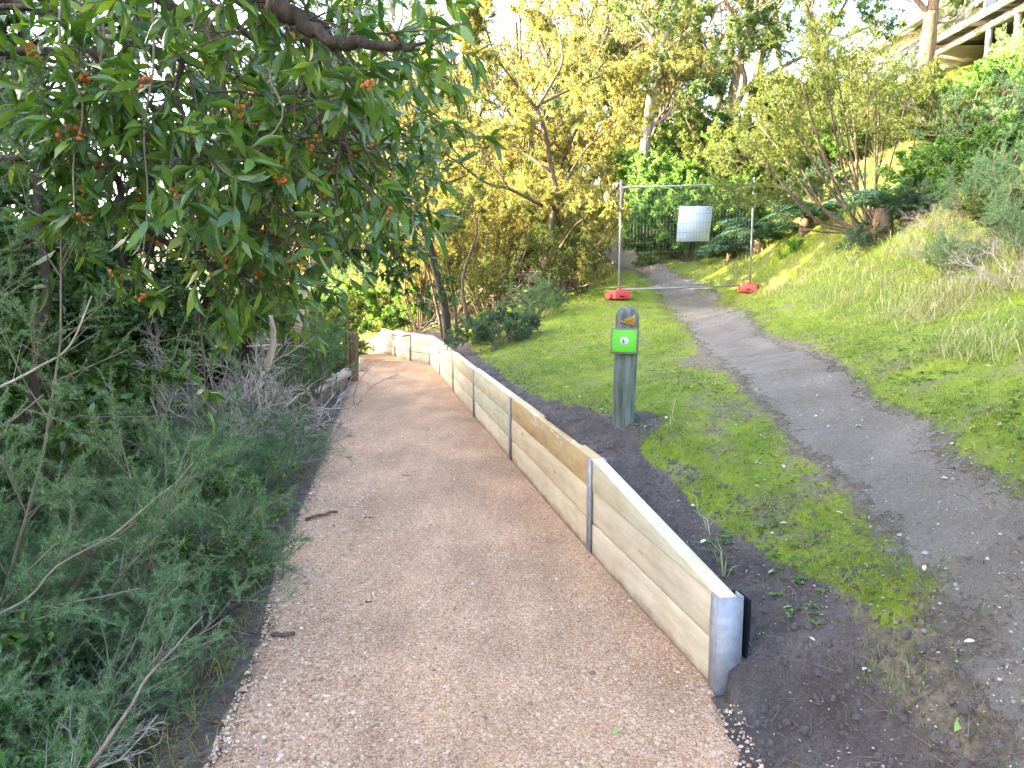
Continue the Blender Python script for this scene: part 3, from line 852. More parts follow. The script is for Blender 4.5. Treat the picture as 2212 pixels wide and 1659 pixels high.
def smooth_line(P, n):                       # Catmull-Rom through the points
    P = np.asarray(P, float); k = len(P)
    Q = np.vstack([2 * P[0] - P[1], P, 2 * P[-1] - P[-2]])
    u = np.linspace(0, k - 1 - 1e-6, n); i = u.astype(int); t = (u - i)[:, None]
    a, b, c, d = Q[i], Q[i + 1], Q[i + 2], Q[i + 3]
    return .5 * (2 * b + (c - a) * t + (2 * a - 5 * b + 4 * c - d) * t ** 2 + (3 * b - a - 3 * c + d) * t ** 3)
def vline(pts, n=12): return smooth_line([at(*p) for p in pts], n)

PROTO = {}
def proto(key, seed, nst, sp, Ln, rad, lean, wood_m, leaf_m, leafargs, base_r=.12, minr=.0008, trunk=None, extra=None, skip_last=False):
    r = np.random.default_rng(seed)
    out = levels(sp)
    for k in range(nst):
        az = (k + r.uniform(-.3, .3)) * 2 * math.pi / nst; ln = r.uniform(*lean)
        d = np.array([math.cos(az) * math.sin(ln), math.sin(az) * math.sin(ln), math.cos(ln)])
        b = np.array([math.cos(az) * base_r, math.sin(az) * base_r, -.05])
        grow(r, b, d, Ln * r.uniform(.7, 1.15), rad * r.uniform(.7, 1.1), 0, sp, out)
    gw = Geo(); wood(gw, out, skip_last=skip_last, minr=minr)
    gl = Geo()
    for la in leafargs: 
        la = dict(la); lv = la.pop('lv', -1); dress(gl, r, out[lv], r=r, geo=gl, **la) if False else dress(gl, r, out[lv], **la)
    PROTO[key] = (gw.mesh(key + '_stems', wood_m), gl.mesh(key + '_crown', leaf_m) if leafargs else None)
def place(key, name, label, cat, loc, rz=0.0, sc=1.0, group=None, stem_name='stems', tilt=(0, 0)):
    o = thing(name, label, cat, tuple(float(c) for c in loc), rz, group, sc)
    o.rotation_euler = (tilt[0], tilt[1], rz)
    w, l = PROTO[key]
    link(stem_name, w, o)
    if l is not None: link('crown', l, o)
    return o

SP_NEEDLE = dict(n=[10, 9], lr=[.55, .42], ang=[.9, .8], up=[.05, .03, .0], wand=.16, t0=[.15, .15])
proto('needle_a', 1, 9, SP_NEEDLE, 1.15, .010, (.35, 1.25), 'twig', 'needle', [dict(per=34, Ln=.024, W=.0030, shape='tri', spread=1.3, along=.7)])
proto('needle_b', 2, 8, SP_NEEDLE, 1.0, .011, (.2, 1.0), 'twig', 'needle', [dict(per=34, Ln=.023, W=.0030, shape='tri', spread=1.3, along=.7)])
proto('needle_c', 3, 10, SP_NEEDLE, 1.2, .009, (.7, 1.45), 'twig', 'needle', [dict(per=30, Ln=.027, W=.0030, shape='tri', spread=1.2, along=.8)])
proto('needle_tall', 14, 5, dict(n=[22, 9], lr=[.24, .42], ang=[.8, .8], up=[.06, .0, -.02], wand=.12, t0=[.25, .15]), 3.3, .011, (.04, .3), 'twig', 'needle', [dict(per=34, Ln=.024, W=.003, shape='tri', spread=1.3, along=.7)])
SP_BUSH = dict(n=[8, 7], lr=[.5, .45], ang=[.8, .8], up=[.06, .03, .0], wand=.18, t0=[.15, .2])
proto('needle_far', 4, 12, SP_BUSH, 1.3, .016, (.1, 1.15), 'twig', 'needle', [dict(per=16, Ln=.05, W=.009, shape='tri', spread=1.2, along=.7)], minr=.002)
proto('bush_far', 5, 12, SP_BUSH, 1.2, .018, (.1, 1.2), 'bark_brown', 'bush', [dict(per=14, Ln=.06, W=.022, spread=1.3)], minr=.002)
proto('blue_far', 6, 12, SP_BUSH, 1.1, .016, (.2, 1.25), 'twig', 'bush_blue', [dict(per=14, Ln=.055, W=.016, spread=1.3)], minr=.002)
proto('olive_far', 7, 11, SP_BUSH, 1.3, .018, (.1, 1.1), 'bark_brown', 'olive', [dict(per=14, Ln=.06, W=.02, spread=1.3)], minr=.002)
proto('broad_low', 8, 8, dict(n=[6, 5], lr=[.5, .4], ang=[.8, .8], up=[.06, .03, .0], wand=.16, t0=[.25, .3]), 1.2, .014, (.15, 1.1), 'twig', 'pitto', [dict(per=3, Ln=.085, W=.028, shape='lance', spread=1.2, grav=.25)])
proto('dead_shrub', 9, 6, dict(n=[7, 7, 5], lr=[.55, .5, .5], ang=[.7, .7, .7], up=[.05, .03, .0, 0], wand=.22, t0=[.25, .2, .2]), 1.15, .018, (.15, 1.0), 'twig_pale', None, [], minr=.0014)
proto('dead_fine', 10, 10, dict(n=[8, 7], lr=[.5, .45], ang=[.8, .8], up=[.03, .0, -.02], wand=.25, t0=[.2, .2]), .95, .010, (.3, 1.3), 'twig_pale', None, [], minr=.0013)
# taller trees for the wood behind, one trunk with limbs
SP_TREE = dict(n=[9, 7, 6], lr=[.48, .5, .45], ang=[.75, .75, .8], up=[.03, .05, .0, -.06], wand=.13, t0=[.28, .2, .2], rr=.5)
def tree_proto(key, seed, H, rad, wood_m, leaf_m, per, Ln, W, grav=.3, lean=(.02, .14), sp=SP_TREE, t0=None, nst=1):
    s2 = dict(sp)
    if t0: s2['t0'] = [t0] + sp['t0'][1:]
    proto(key, seed, nst, s2, H, rad, lean, wood_m, leaf_m, [dict(per=per, Ln=Ln, W=W, spread=1.1, grav=grav, up=.3)], base_r=0.0 if nst == 1 else .15, minr=.004)
tree_proto('gold_a', 21, 8.5, .13, 'bark_brown', 'gold', 9, .12, .036, .5)
tree_proto('gold_b', 22, 7.5, .10, 'bark_brown', 'gold', 9, .11, .034, .5, (.1, .3), nst=2)
tree_proto('euc_a', 23, 10.5, .20, 'bark_grey', 'euc', 9, .15, .040, .8, t0=.36)
tree_proto('euc_b', 24, 9.5, .17, 'bark_brown', 'olive', 9, .14, .042, .7, t0=.3)
tree_proto('dense', 25, 11.5, .22, 'bark_dark', 'pitto_far', 16, .24, .10, .2, t0=.12)
tree_proto('gold_low', 26, 5.0, .09, 'bark_brown', 'gold', 10, .11, .036, .3, (.15, .5), t0=.12, nst=3)

tree_proto('dense_low', 27, 5.2, .08, 'bark_dark', 'pitto_far', 8, .12, .042, .3, (.1, .45), t0=.15, nst=3)
# ------------------------------------------------------------------ big glossy-leaved tree hanging over the left of the path
def leaf_variant(seed):
    r = np.random.default_rng(seed)
    g = Geo()
    u = np.array([0, .12, .3, .5, .7, .87, 1.0]); w = np.array([.03, .32, .72, .95, .8, .42, .0]) * .5
    bend = -r.uniform(.05, .2) * u ** 2; wav = .04 * np.sin(u * 9 + r.uniform(0, 6))
    mid = np.stack([u, 0 * u, bend], 1)
    Lf = np.stack([u, w, bend + w * .35 + wav * w * 2], 1); Rt = np.stack([u, -w, bend + w * .35 - wav * w * 2], 1)
    k = 7
    q = []
    for i in range(6): q += [(i, i + 1, k + i + 1, k + i), (i + 1, i, 2 * k + i, 2 * k + i + 1)]
    g.add(np.concatenate([mid, Lf, Rt]), [np.array(q)])
    g.sticks(np.array([[-.14, 0, .0]]), np.array([[0.02, 0, 0]]), .012, .012, 3)
    return g.mesh('leaf', 'pitto', True)
LEAFV = [leaf_variant(k) for k in range(5)]
def berry_variant(seed):
    r = np.random.default_rng(seed); bm = bmesh.new()
    for k in range(9):
        m4 = Matrix.Translation(Vector(r.normal(size=3)) * .012) @ Matrix.Rotation(r.uniform(0, 6), 4, 'X') @ Matrix.Diagonal((1, .8, .8, 1))
        bmesh.ops.create_icosphere(bm, subdivisions=1, radius=float(r.uniform(.005, .009)), matrix=m4)
    me = bpy.data.meshes.new('berry_cluster'); bm.to_mesh(me); bm.free(); me.materials.append(M['berry']); return me
BERRY = [berry_variant(k) for k in range(4)]
def project(P):
    P = P - np.array([0, 0, CAM_Z])
    d = P[:, 1] * CP - P[:, 2] * SP; yc = P[:, 1] * SP + P[:, 2] * CP
    return 1106 + 1660 * P[:, 0] / d, 829.5 - 1660 * yc / d, d
SP_PIT = dict(n=[11, 5], lr=[.30, .5], ang=[.9, .8], up=[0, .02, -.06], wand=.17, t0=[.1, .25], rr=.42)
def glossy_tree(name, label, trunk, limbs, seed, leafL, leafW, per, objs, leaf_m, shape, lr=.3, berries=0, nchild=11, keep=None):
    r = np.random.default_rng(seed)
    base = np.array(trunk[0]); root = thing(name, label, 'tree', tuple(base))
    sp = dict(SP_PIT); sp['lr'] = [lr, .5]; sp['n'] = [nchild, 5]
    g = Geo(); tp = smooth_line(trunk, 14); g.tube(tp - base, np.linspace(.085, .05, 14), 9, False)
    link('trunk', g.mesh('trunk', 'bark_dark', True), root)
    out = levels(sp)
    for lp, r0 in limbs:
        P = smooth_line(lp, 14)
        g = Geo(); g.tube(P - base, np.linspace(r0, r0 * .3, 14), 7); link('limb', g.mesh('limb', 'bark_dark', True), root)
        Lg = float(np.linalg.norm(np.diff(P, axis=0), axis=1).sum())
        sprout(r, P, Lg, r0 * .55, 0, sp, out)
    g = Geo(); wood(g, [[]] + out[1:], minr=.0016)
    if g.n:
        me = g.mesh('twigs', 'bark_brown'); me.transform(Matrix.Translation(tuple(-base))); o = link('twigs', me, root, kind='stuff')
    # leaves in whorls towards the twig ends
    a, b = [], []
    for p, q in out[-1]: a.append(p[-2]); b.append(p[-1])
    for p, q in out[1]: a.append(p[-2]); b.append(p[-1])
    a = np.array(a); b = np.array(b)
    i = np.repeat(np.arange(len(a)), per)
    t = r.random(len(i))[:, None] ** .6
    P = a[i] * (1 - t) + b[i] * t; T = unit(b[i] - a[i])
    D = unit(T * .5 + r.normal(size=P.shape) * .55 + np.array([0, 0, -.35]))
    l = leafL * r.uniform(.65, 1.3, len(P)); w = leafW * r.uniform(.75, 1.2, len(P))
    if keep is not None:
        k_ = keep(P); P, D, l, w = P[k_], D[k_], l[k_], w[k_]
    px, py, dd = project(P)
    vis = (px > -20) & (px < 2230) & (py > -20) & (dd > .5)
    size = np.where(vis, l / np.maximum(dd, .3), 0)
    order = np.argsort(-size)[:objs]
    sel = np.zeros(len(P), bool); sel[order] = True
    gl = Geo(); gl.leaves(P[~sel] - base, D[~sel], l[~sel], w[~sel], r, .5, shape)
    link('crown', gl.mesh('crown', leaf_m), root, kind='stuff')
    for k in order:
        d = unit(D[k]); nn = unit(r.normal(size=3) * .6 + np.array([0, 0, .6])); bb = unit(np.cross(nn, d)); nn = np.cross(d, bb)
        o = link('leaf', LEAFV[k % 5], root)
        c = P[k] - base
        o.matrix_local = Matrix(((d[0] * l[k], bb[0] * w[k], nn[0] * l[k], c[0]), (d[1] * l[k], bb[1] * w[k], nn[1] * l[k], c[1]), (d[2] * l[k], bb[2] * w[k], nn[2] * l[k], c[2]), (0, 0, 0, 1)))
    if berries:
        ok = np.nonzero((px > 60) & (px < 860) & (py > 0) & (py < 640) & (dd < 3.75))[0]
        for k in r.choice(ok, min(berries, len(ok)), replace=False):
            o = link('berry_cluster', BERRY[k % 4], root, tuple(P[k] - base + np.array([0, -.02, -.02])))
            s_ = r.uniform(.8, 1.35); o.scale = (s_, s_, s_); o.rotation_euler = tuple(r.uniform(0, 6, 3))
    return root
b1 = np.array([-4.3, 4.9, gz(-4.3, 4.9) - .05])
glossy_tree('overhanging_tree', 'dark glossy leaved tree with orange berry clusters hanging over the path', [b1, (-4.2, 4.8, 1.2), (-3.6, 4.5, 2.8), (-2.5, 4.1, 4.4)], [
    ([(-2.9, 4.25, 3.7), at(440, 60, 3.9), at(480, 200, 3.8), at(560, 330, 3.6), at(650, 470, 3.4)], .032),
    ([(-2.7, 4.15, 4.0), at(640, 60, 3.6), at(662, 180, 3.5), at(720, 230, 3.3), at(775, 285, 3.15)], .030),
    ([(-3.5, 4.45, 2.9), at(230, 120, 3.6), at(250, 250, 3.5), at(310, 420, 3.4), at(400, 545, 3.3)], .026),
    ([(-3.2, 4.35, 3.3), at(520, 170, 3.9), at(620, 220, 3.9), at(720, 300, 3.8), at(790, 370, 3.8)], .024),
    ([(-3.9, 4.6, 2.2), at(170, 330, 3.6), at(280, 470, 3.5), at(430, 560, 3.5), at(540, 600, 3.4)], .022),
    ([(-2.8, 4.2, 3.9), at(500, -40, 3.2), at(640, 20, 2.9), at(760, 90, 2.7)], .020),
    ([(-3.2, 4.35, 3.3), at(330, 60, 3.2), at(380, 200, 3.0), at(420, 320, 2.9)], .018),
    ([(-2.7, 4.15, 4.0), at(600, 130, 4.6), at(700, 260, 4.8), at(760, 400, 4.9)], .024),
        ([(-3.3, 4.4, 3.1), at(120, 20, 3.4), at(150, 130, 3.2), at(200, 230, 3.1)], .018),
    ([(-2.7, 4.15, 4.0), at(560, 40, 4.6), at(640, 120, 4.8), at(700, 200, 5.0)], .02),
    ], 31, .108, .029, 4, 290, 'pitto', 'lance', .24, 110, 25)
b2 = np.array([-3.4, 9.6, gz(-3.4, 9.6) - .05])
glossy_tree('overhanging_tree', 'smaller glossy leaved tree drooping beside the far bend of the path', [b2, (-3.2, 9.5, 1.6), (-2.9, 9.4, 3.4)], [
    ([(-3.1, 9.45, 2.6), at(690, 150, 9.2), at(780, 230, 8.8), at(830, 330, 8.6), at(835, 450, 8.5)], .035),
    ([(-3.1, 9.45, 2.2), at(690, 300, 9.2), at(770, 380, 8.9), at(825, 470, 8.8), at(815, 560, 8.8)], .03),
    ([(-3.2, 9.5, 1.8), at(680, 380, 9.4), at(730, 450, 9.4), at(760, 540, 9.3)], .03),
    ([(-3.0, 9.4, 3.0), at(640, 60, 9.6), at(740, 120, 9.4), at(800, 220, 9.2)], .03),
    ([(-3.0, 9.4, 3.2), at(560, 60, 9.8), at(600, 200, 9.8), at(650, 330, 9.6)], .03),
    ], 32, .115, .042, 9, 0, 'pitto_far', 'diamond', .30, 0, 26)

# dark overhanging limb of an old tree, leaning in from the upper left
def limb_tree():
    b = np.array([-4.4, 2.2, gz(-4.4, 2.2) - .05]); root = thing('old_tree', 'old dark barked tree with one bare broken limb reaching over the path', 'tree', tuple(b))
    g = Geo(); g.tube(smooth_line([b, (-4.3, 2.2, 1.5), (-3.8, 2.4, 3.3), (-2.9, 2.8, 4.5)], 16) - b, np.linspace(.16, .10, 16), 10, False); link('trunk', g.mesh('trunk', 'bark_dark', True), root)
    Lp = vline([(300, -420, 3.15), (460, -120, 2.9), (560, 0, 2.75), (640, 35, 2.65), (700, 80, 2.6), (740, 92, 2.55), (800, 92, 2.5), (870, 104, 2.45), (918, 92, 2.4)], 40)
    Lp = np.vstack([[(-2.9, 2.8, 4.5)], Lp])
    rr = np.interp(np.linspace(0, 1, 41), [0, .3, .45, .62, .68, .85, 1], [.06, .034, .026, .019, .021, .013, .004])
    rr = rr * (1 + (np.random.default_rng(3).random(41) - .5) * .38)
    Lp[8:] += np.random.default_rng(4).normal(size=(33, 3)) * .006
    g = Geo(); g.tube(Lp - b, rr, 10); link('limb', g.mesh('limb', 'bark_dark', True), root)
    for pts, r0 in (([(690, 72, 2.6), (720, 110, 2.6), (738, 127, 2.58)], .010), ([(745, 90, 2.55), (752, 40, 2.55), (758, -30, 2.55)], .0028), ([(860, 104, 2.45), (890, 106, 2.45), (920, 112, 2.43)], .005), ([(800, 92, 2.5), (850, 130, 2.5), (905, 120, 2.5)], .003), ([(660, 45, 2.62), (700, 30, 2.6), (760, 10, 2.55)], .004)):
        g = Geo(); g.tube(vline(pts, 6) - b, np.linspace(r0, r0 * .35, 6), 6); link('branch_stub', g.mesh('branch_stub', 'bark_dark', True), root)
    r = np.random.default_rng(8)
    for k in range(6):                                   # hanging bare stems
        x = [245, 320, 430, 590, 470, 150][k]; y1 = [330, 560, 480, 330, 250, 460][k]; d = [3.0, 2.9, 3.1, 2.7, 3.2, 2.8][k]
        P = [(x + 30, -150, d)] + [(x + r.normal() * 14, y, d + r.normal() * .04) for y in np.linspace(0, y1, 5)]
        g = Geo(); g.tube(vline(P, 18) - b, np.linspace(.007, .0022, 18), 5); link('hanging_stem', g.mesh('hanging_stem', 'twig', True), root)
limb_tree()

# ------------------------------------------------------------------ shrubs down the left side
near = [  # proto, x, y, turn, scale, label
    ('needle_c', -1.80, 2.10, .3, .62, 'sprawling needle leaved shrub at the bottom left corner'),
    ('needle_a', -1.95, 2.75, 1.9, .85, 'bushy needle leaved shrub close to the left edge of frame'),
    ('needle_c', -1.78, 3.05, 2.6, .58, 'low needle leaved shrub spilling onto the gravel edge'),
    ('needle_b', -2.0, 3.75, .9, .74, 'upright needle leaved shrub below the hanging berries'),
    ('needle_c', -2.05, 4.6, 4.0, .66, 'low needle leaved shrub beside the fallen pale trunk'),
    ('needle_a', -2.75, 3.9, 3.3, 1.15, 'tall needle leaved shrub behind the hanging stems'),
    ('needle_b', -2.45, 5.7, 5.0, .85, 'needle leaved shrub in front of the bare dead shrub'),
    ('needle_c', -2.25, 6.3, 1.2, .62, 'feathery needle leaved shrub halfway along the gravel edge'),
    ('needle_a', -2.85, 7.8, 2.2, .80, 'rounded needle leaved shrub next to the pale log'),
    ('needle_b', -2.35, 2.35, 4.4, .95, 'bushy needle leaved shrub rising at the left edge of frame'),
    ('needle_a', -2.35, 3.35, 5.2, .8, 'needle leaved shrub between the corner shrubs and the berries'),
    ('needle_a', -2.55, 4.9, .2, .9, 'needle leaved shrub deep behind the gravel edge'),
    ('needle_a', -2.75, 3.5, 1.1, 1.35, 'big feathery needle leaved shrub at mid left under the canopy'),
    ('needle_b', -3.0, 4.5, 2.7, 1.5, 'big feathery needle leaved shrub behind the mid left shrubs'),
    ('needle_a', -3.35, 5.6, 4.9, 1.4, 'feathery needle leaved shrub left of the pinkish grey twigs'),
    ('needle_b', -2.55, 2.75, .6, 1.35, 'big feathery needle leaved shrub cut by the left edge'),
    ('needle_b', -2.6, 6.9, 3.9, .9, 'needle leaved shrub growing through the bare dead shrub'),
]
for k, x, y, rz, sc, lb in near:
    place(k, 'needle_shrub', lb, 'shrub', (x, y, gz(x, y)), rz, sc, 'needle leaved shrubs along the left of the path')
place('needle_tall', 'needle_shrub', 'tall needle leaved shrub filling the upper left corner', 'shrub', (-2.5, 2.95, gz(-2.5, 2.95)), 2.0, 1.0, 'needle leaved shrubs along the left of the path')
place('needle_far', 'needle_shrub', 'dense needle leaved shrub overhanging the old brown post', 'shrub', (-3.1, 10.8, gz(-3.1, 10.8)), .4, (1.0, 1.0, 1.2), 'needle leaved shrubs along the left of the path')
proto('needle_young', 17, 7, dict(n=[4], lr=[.5], ang=[.6], up=[.06, .05], wand=.1, t0=[.3]), .34, .004, (.1, .8), 'needle_young', 'needle_young', [dict(per=26, Ln=.034, W=.0034, shape='tri', spread=1.1, along=1.0), dict(lv=0, per=14, Ln=.034, W=.0034, shape='tri', spread=1.1, along=1.0)], base_r=.03)
for x, y, rz, sc, lb in ((-1.62, 2.25, .3, 1.0, 'bright green young sprig near the bottom left corner'), (-1.75, 2.75, 1.9, 1.1, 'bright green young sprig among the corner needle shrubs'), (-1.55, 2.6, 4.0, .8, 'small bright green sprig at the dark soil strip'), (-1.72, 3.5, 2.5, .9, 'bright green young sprig beside the gravel edge')):
    place('needle_young', 'young_sprig', lb, 'plant', (x, y, gz(x, y)), rz, sc, 'bright young sprigs at lower left')
for x, y, rz, sc, lb in ((-2.05, 2.6, 3.5, .45, 'low broad leaved plant among the corner needle shrubs'), (-1.9, 5.1, 5.5, .4, 'low broad leaved plant at the dark soil strip'), (-2.9, 5.3, .5, .95, 'broad leaved green shrub at mid left among needle shrubs'), (-1.62, 4.05, 2.5, .38, 'small broad leaved seedling beside the gravel edge'), (-3.9, 5.2, 4.2, 1.3, 'broad leaved green shrub at the far left below the canopy'), (-2.3, 3.1, 1.2, .6, 'broad leaved shrub half buried in needle foliage')):
    place('broad_low', 'broad_leaf_shrub', lb, 'shrub', (x, y, gz(x, y)), rz, sc, 'broad leaved shrubs on the left bank')
for k, x, y, rz, sc, lb in (('dead_shrub', -2.85, 6.6, .2, 1.0, 'bare pale dead shrub with forked branches'), ('dead_shrub', -2.95, 7.9, 2.4, 1.2, 'tall bare dead shrub behind the forked one'), ('dead_fine', -2.75, 6.9, 1.0, 1.2, 'fine twiggy dead bush tangled in pinkish grey haze'), ('dead_fine', -3.3, 6.3, 5.0, 1.5, 'pinkish grey twiggy bush left of the forked dead shrub'), ('dead_fine', -2.95, 8.9, 2.0, 1.6, 'pinkish grey twiggy bush behind the whitish log'), ('dead_fine', -3.2, 7.6, 3.0, 1.4, 'wider twiggy dead bush under the glossy canopy'),
                            ('dead_fine', -1.75, 2.3, 4.0, .55, 'tangle of bare twigs at the bottom left')):
    place(k, 'dead_shrub', lb, 'dead shrub', (x, y, gz(x, y)), rz, sc, 'dead shrubs on the left bank')
# greenery further down the left slope; some shrubs added to shade the far wall
r = np.random.default_rng(71)
for k, (x, y, sc) in enumerate([(-5.0, 8.2, 1.9), (-6.4, 9.8, 2.4), (-4.6, 11.2, 1.9), (-8.2, 10.5, 2.6), (-5.6, 13.5, 1.4), (-7.2, 15.8, 1.5), (-4.6, 15.2, 1.0), (-5.2, 6.2, 1.6), (-9.8, 13.5, 1.9), (-5.4, 18.0, 1.25), (-7.6, 21.5, 1.5), (-4.7, 16.7, 1.35), (-5.0, 19.4, 1.4), (-4.3, 13.9, 1.1), (-6.3, 17.6, 1.7)]):
    place(['bush_far', 'needle_far', 'olive_far'][k % 3], 'bank_shrub', 'leafy shrub on the slope falling away left of the path', 'shrub', (x, y, gz(x, y)), r.uniform(0, 6), sc, 'shrubs on the slope below the path')

for x, y, sc, lb in ((-5.2, 6.9, .95, 'leafy tree behind the hanging berries at far left'), (-6.6, 9.0, 1.05, 'leafy tree down the slope behind the left canopy'), (-4.7, 9.6, .8, 'leafy tree behind the bare dead shrubs'), (-8.6, 12.0, 1.1, 'farthest leafy tree seen through the left canopy'), (-4.4, 5.0, .75, 'leafy tree behind the tall needle shrub')):
    place('dense_low', 'leafy_tree', lb, 'tree', (x, y, gz(x, y)), x * 2, sc, 'leafy trees behind the left canopy', 'trunk')
for x, y, rz, sc, lb in ((-2.15, 2.45, .4, .6, 'bare twigs poking through the needle shrub nearest the corner'), (-2.2, 3.4, 1.9, .7, 'bare twigs tangled between needle shrubs at lower left'), (-2.5, 4.6, 2.9, .8, 'bare twigs tangled under the hanging berries')):
    place('dead_fine', 'dead_shrub', lb, 'dead shrub', (x, y, gz(x, y)), rz, sc, 'dead shrubs on the left bank')
# ------------------------------------------------------------------ trees in the middle
def drawn_tree(name, label, limbs, wood_m, leaf_m, seed, sp, leafargs, cat='tree', spr=True, minr=.003):
    r = np.random.default_rng(seed)
    base = at(*limbs[0][0][0]); base[2] = gz(base[0], base[1]) - .05
    root = thing(name, label, cat, tuple(base)); out = levels(sp)
    for k, (pts, r0, r1, sprouts) in enumerate(limbs):
        P = vline(pts, 18)
        if k == 0: P[0, 2] = base[2]
        g = Geo(); g.tube(P - base, np.linspace(r0, r1, 18) * (1 + (r.random(18) - .5) * .12), 8); nm = 'trunk' if k == 0 else 'limb'
        link(nm, g.mesh(nm, wood_m, True), root)
        if sprouts:
            s2 = dict(sp); s2['n'] = [sprouts] + sp['n'][1:]
            sprout(r, P, sp['len'], r1 * .7, 0, s2, out, .25 if k else .7)
    g = Geo(); wood(g, [[]] + out[1:], minr=minr); me = g.mesh('twigs', wood_m); me.transform(Matrix.Translation(tuple(-base))); link('twigs', me, root, kind='stuff')
    g = Geo()
    for la in leafargs: dress(g, r, out[-1], **la)
    me = g.mesh('crown', leaf_m); me.transform(Matrix.Translation(tuple(-base))); link('crown', me, root, kind='stuff')
    return root
SP_T1 = dict(n=[9, 6, 5], lr=[1.0, .5, .5], ang=[.8, .75, .8], up=[0, .05, .0, -.05], wand=.18, t0=[.2, .2, .2], rr=.5, len=1.15)
D1 = 16.0
drawn_tree('branching_tree', 'slender spreading tree with open forked branches in golden light', [
    ([(1168, 655, D1), (1180, 560, D1), (1192, 480, D1), (1205, 425, D1)], 0.0884, 0.0675, 4),
    ([(1205, 425, D1), (1190, 360, D1), (1178, 290, D1 - .2), (1160, 235, D1 - .3)], 0.0578, 0.0450, 7),
    ([(1160, 235, D1 - .3), (1110, 175, D1 - .6), (1070, 120, D1 - .9), (1050, 60, D1 - 1)], 0.0340, 0.0150, 10),
    ([(1160, 235, D1 - .3), (1195, 175, D1), (1215, 130, D1 + .2), (1205, 60, D1 + .3), (1180, 0, D1 + .4)], 0.0374, 0.0150, 12),
    ([(1172, 445, D1), (1100, 408, D1 - .5), (1050, 395, D1 - .9), (985, 348, D1 - 1.3), (905, 300, D1 - 1.7)], 0.0374, 0.0135, 9),
    ([(1188, 370, D1), (1120, 325, D1 + .6), (1040, 300, D1 + 1), (950, 285, D1 + 1.4)], 0.0306, 0.0112, 9),
    ([(1165, 225, D1), (1240, 190, D1 + .5), (1310, 160, D1 + .8), (1370, 165, D1 + 1.1)], 0.0306, 0.0112, 10),
    ([(1205, 420, D1), (1260, 330, D1 + .5), (1320, 270, D1 + .9), (1360, 210, D1 + 1.2)], 0.0272, 0.0112, 10),
    ([(1175, 590, D1), (1220, 520, D1 - .8), (1250, 480, D1 - 1.2), (1280, 470, D1 - 1.5)], 0.0340, 0.0150, 5),
    ([(1175, 600, D1), (1250, 560, D1 - .9), (1300, 520, D1 - 1.4), (1345, 470, D1 - 1.7)], 0.0204, 0.0075, 5),
    ([(1100, 408, D1 - .5), (1060, 350, D1 - .3), (1040, 320, D1 - .1), (990, 318, D1)], 0.0204, 0.0090, 6),
    ], 'bark_brown', 'gold', 41, SP_T1, [dict(per=6, Ln=.10, W=.026, spread=1.0, grav=.5, up=.3)])
D2 = 15.0
SP_T2 = dict(n=[7, 5, 4], lr=[1.0, .5, .5], ang=[.9, .75, .8], up=[0, .03, .0, -.05], wand=.2, t0=[.2, .2, .2], rr=.5, len=.95)
drawn_tree('slim_tree', 'slim leaning dark trunk rising behind the sleeper wall', [
    ([(968, 742, D2), (960, 660, D2), (945, 600, D2), (928, 530, D2), (905, 460, D2)], .085, .065, 0),
    ([(905, 460, D2), (895, 400, D2), (892, 330, D2), (880, 250, D2), (862, 170, D2)], .065, .025, 6),
    ([(862, 170, D2), (850, 100, D2), (870, 30, D2), (860, -60, D2)], .03, .012, 10),
    ([(893, 350, D2), (920, 300, D2 + .3), (960, 270, D2 + .5), (1010, 265, D2 + .6)], .025, .008, 6),
    ([(885, 280, D2), (850, 230, D2 - .2), (820, 150, D2 - .3), (800, 60, D2 - .3)], .025, .008, 9),
    ([(930, 540, D2), (890, 490, D2 + .5), (850, 440, D2 + .8), (830, 400, D2 + 1)], .03, .01, 5),
    ], 'bark_dark', 'olive', 42, SP_T2, [dict(per=5, Ln=.075, W=.016, spread=1.0, grav=.3, up=.3)])
# thin companions standing with it
for k, (pts, lb) in enumerate((([(958, 738, 15.8), (943, 660, 15.8), (915, 560, 15.8), (870, 480, 15.8), (840, 430, 15.8)], 'thin bent sapling left of the slim dark trunk'), ([(988, 728, 15.0), (980, 640, 15.0), (962, 540, 13.6), (955, 450, 13.8)], 'thin upright sapling right of the slim dark trunk'),
                               ([(1010, 700, 14.2), (1000, 600, 14.3), (1030, 500, 14.4), (1015, 420, 14.4)], 'thin sapling leaning over the dead brush'))):
    drawn_tree('sapling', lb, [(pts, .035, .010, 8)], 'bark_brown', 'olive', 50 + k, SP_T2, [dict(per=5, Ln=.07, W=.018, spread=1.0, grav=.2, up=.3)])

def brush_pile():
    r = np.random.default_rng(61)
    c = hit(1090, 668); root = thing('brush_pile', 'tangled heap of dead grey branches under the branching tree', 'brush pile', tuple(c))
    g = Geo()
    for k in range(230):
        p = np.array([r.uniform(-1.6, 1.5), r.uniform(-.9, 1.0), 0]); p[2] = gz(c[0] + p[0], c[1] + p[1]) - c[2] + r.uniform(.0, .75) * (1 - (p[0] / 2.0) ** 2)
        d = unit(np.array([r.normal(), r.normal() * .6, r.normal() * .35])); Ln = r.uniform(.4, 1.5); q = [p]
        for s_ in range(5):
            d = unit(d + r.normal(size=3) * .25); q.append(q[-1] + d * Ln / 5)
        r0 = r.uniform(.005, .016) if k % 7 else r.uniform(.02, .032)
        if k % 7 == 0:
            g2 = Geo(); g2.tube(q, np.linspace(r0, r0 * .4, 6), 6); link('branch', g2.mesh('branch', 'twig_pale' if k % 2 else 'twig', True), root)
        else: g.tube(q, np.linspace(r0, r0 * .3, 6), 4, False)
    link('twigs', g.mesh('twigs', 'twig'), root, kind='stuff')
brush_pile()
def by_hit(px, py, dx=0): return hit(px, py)
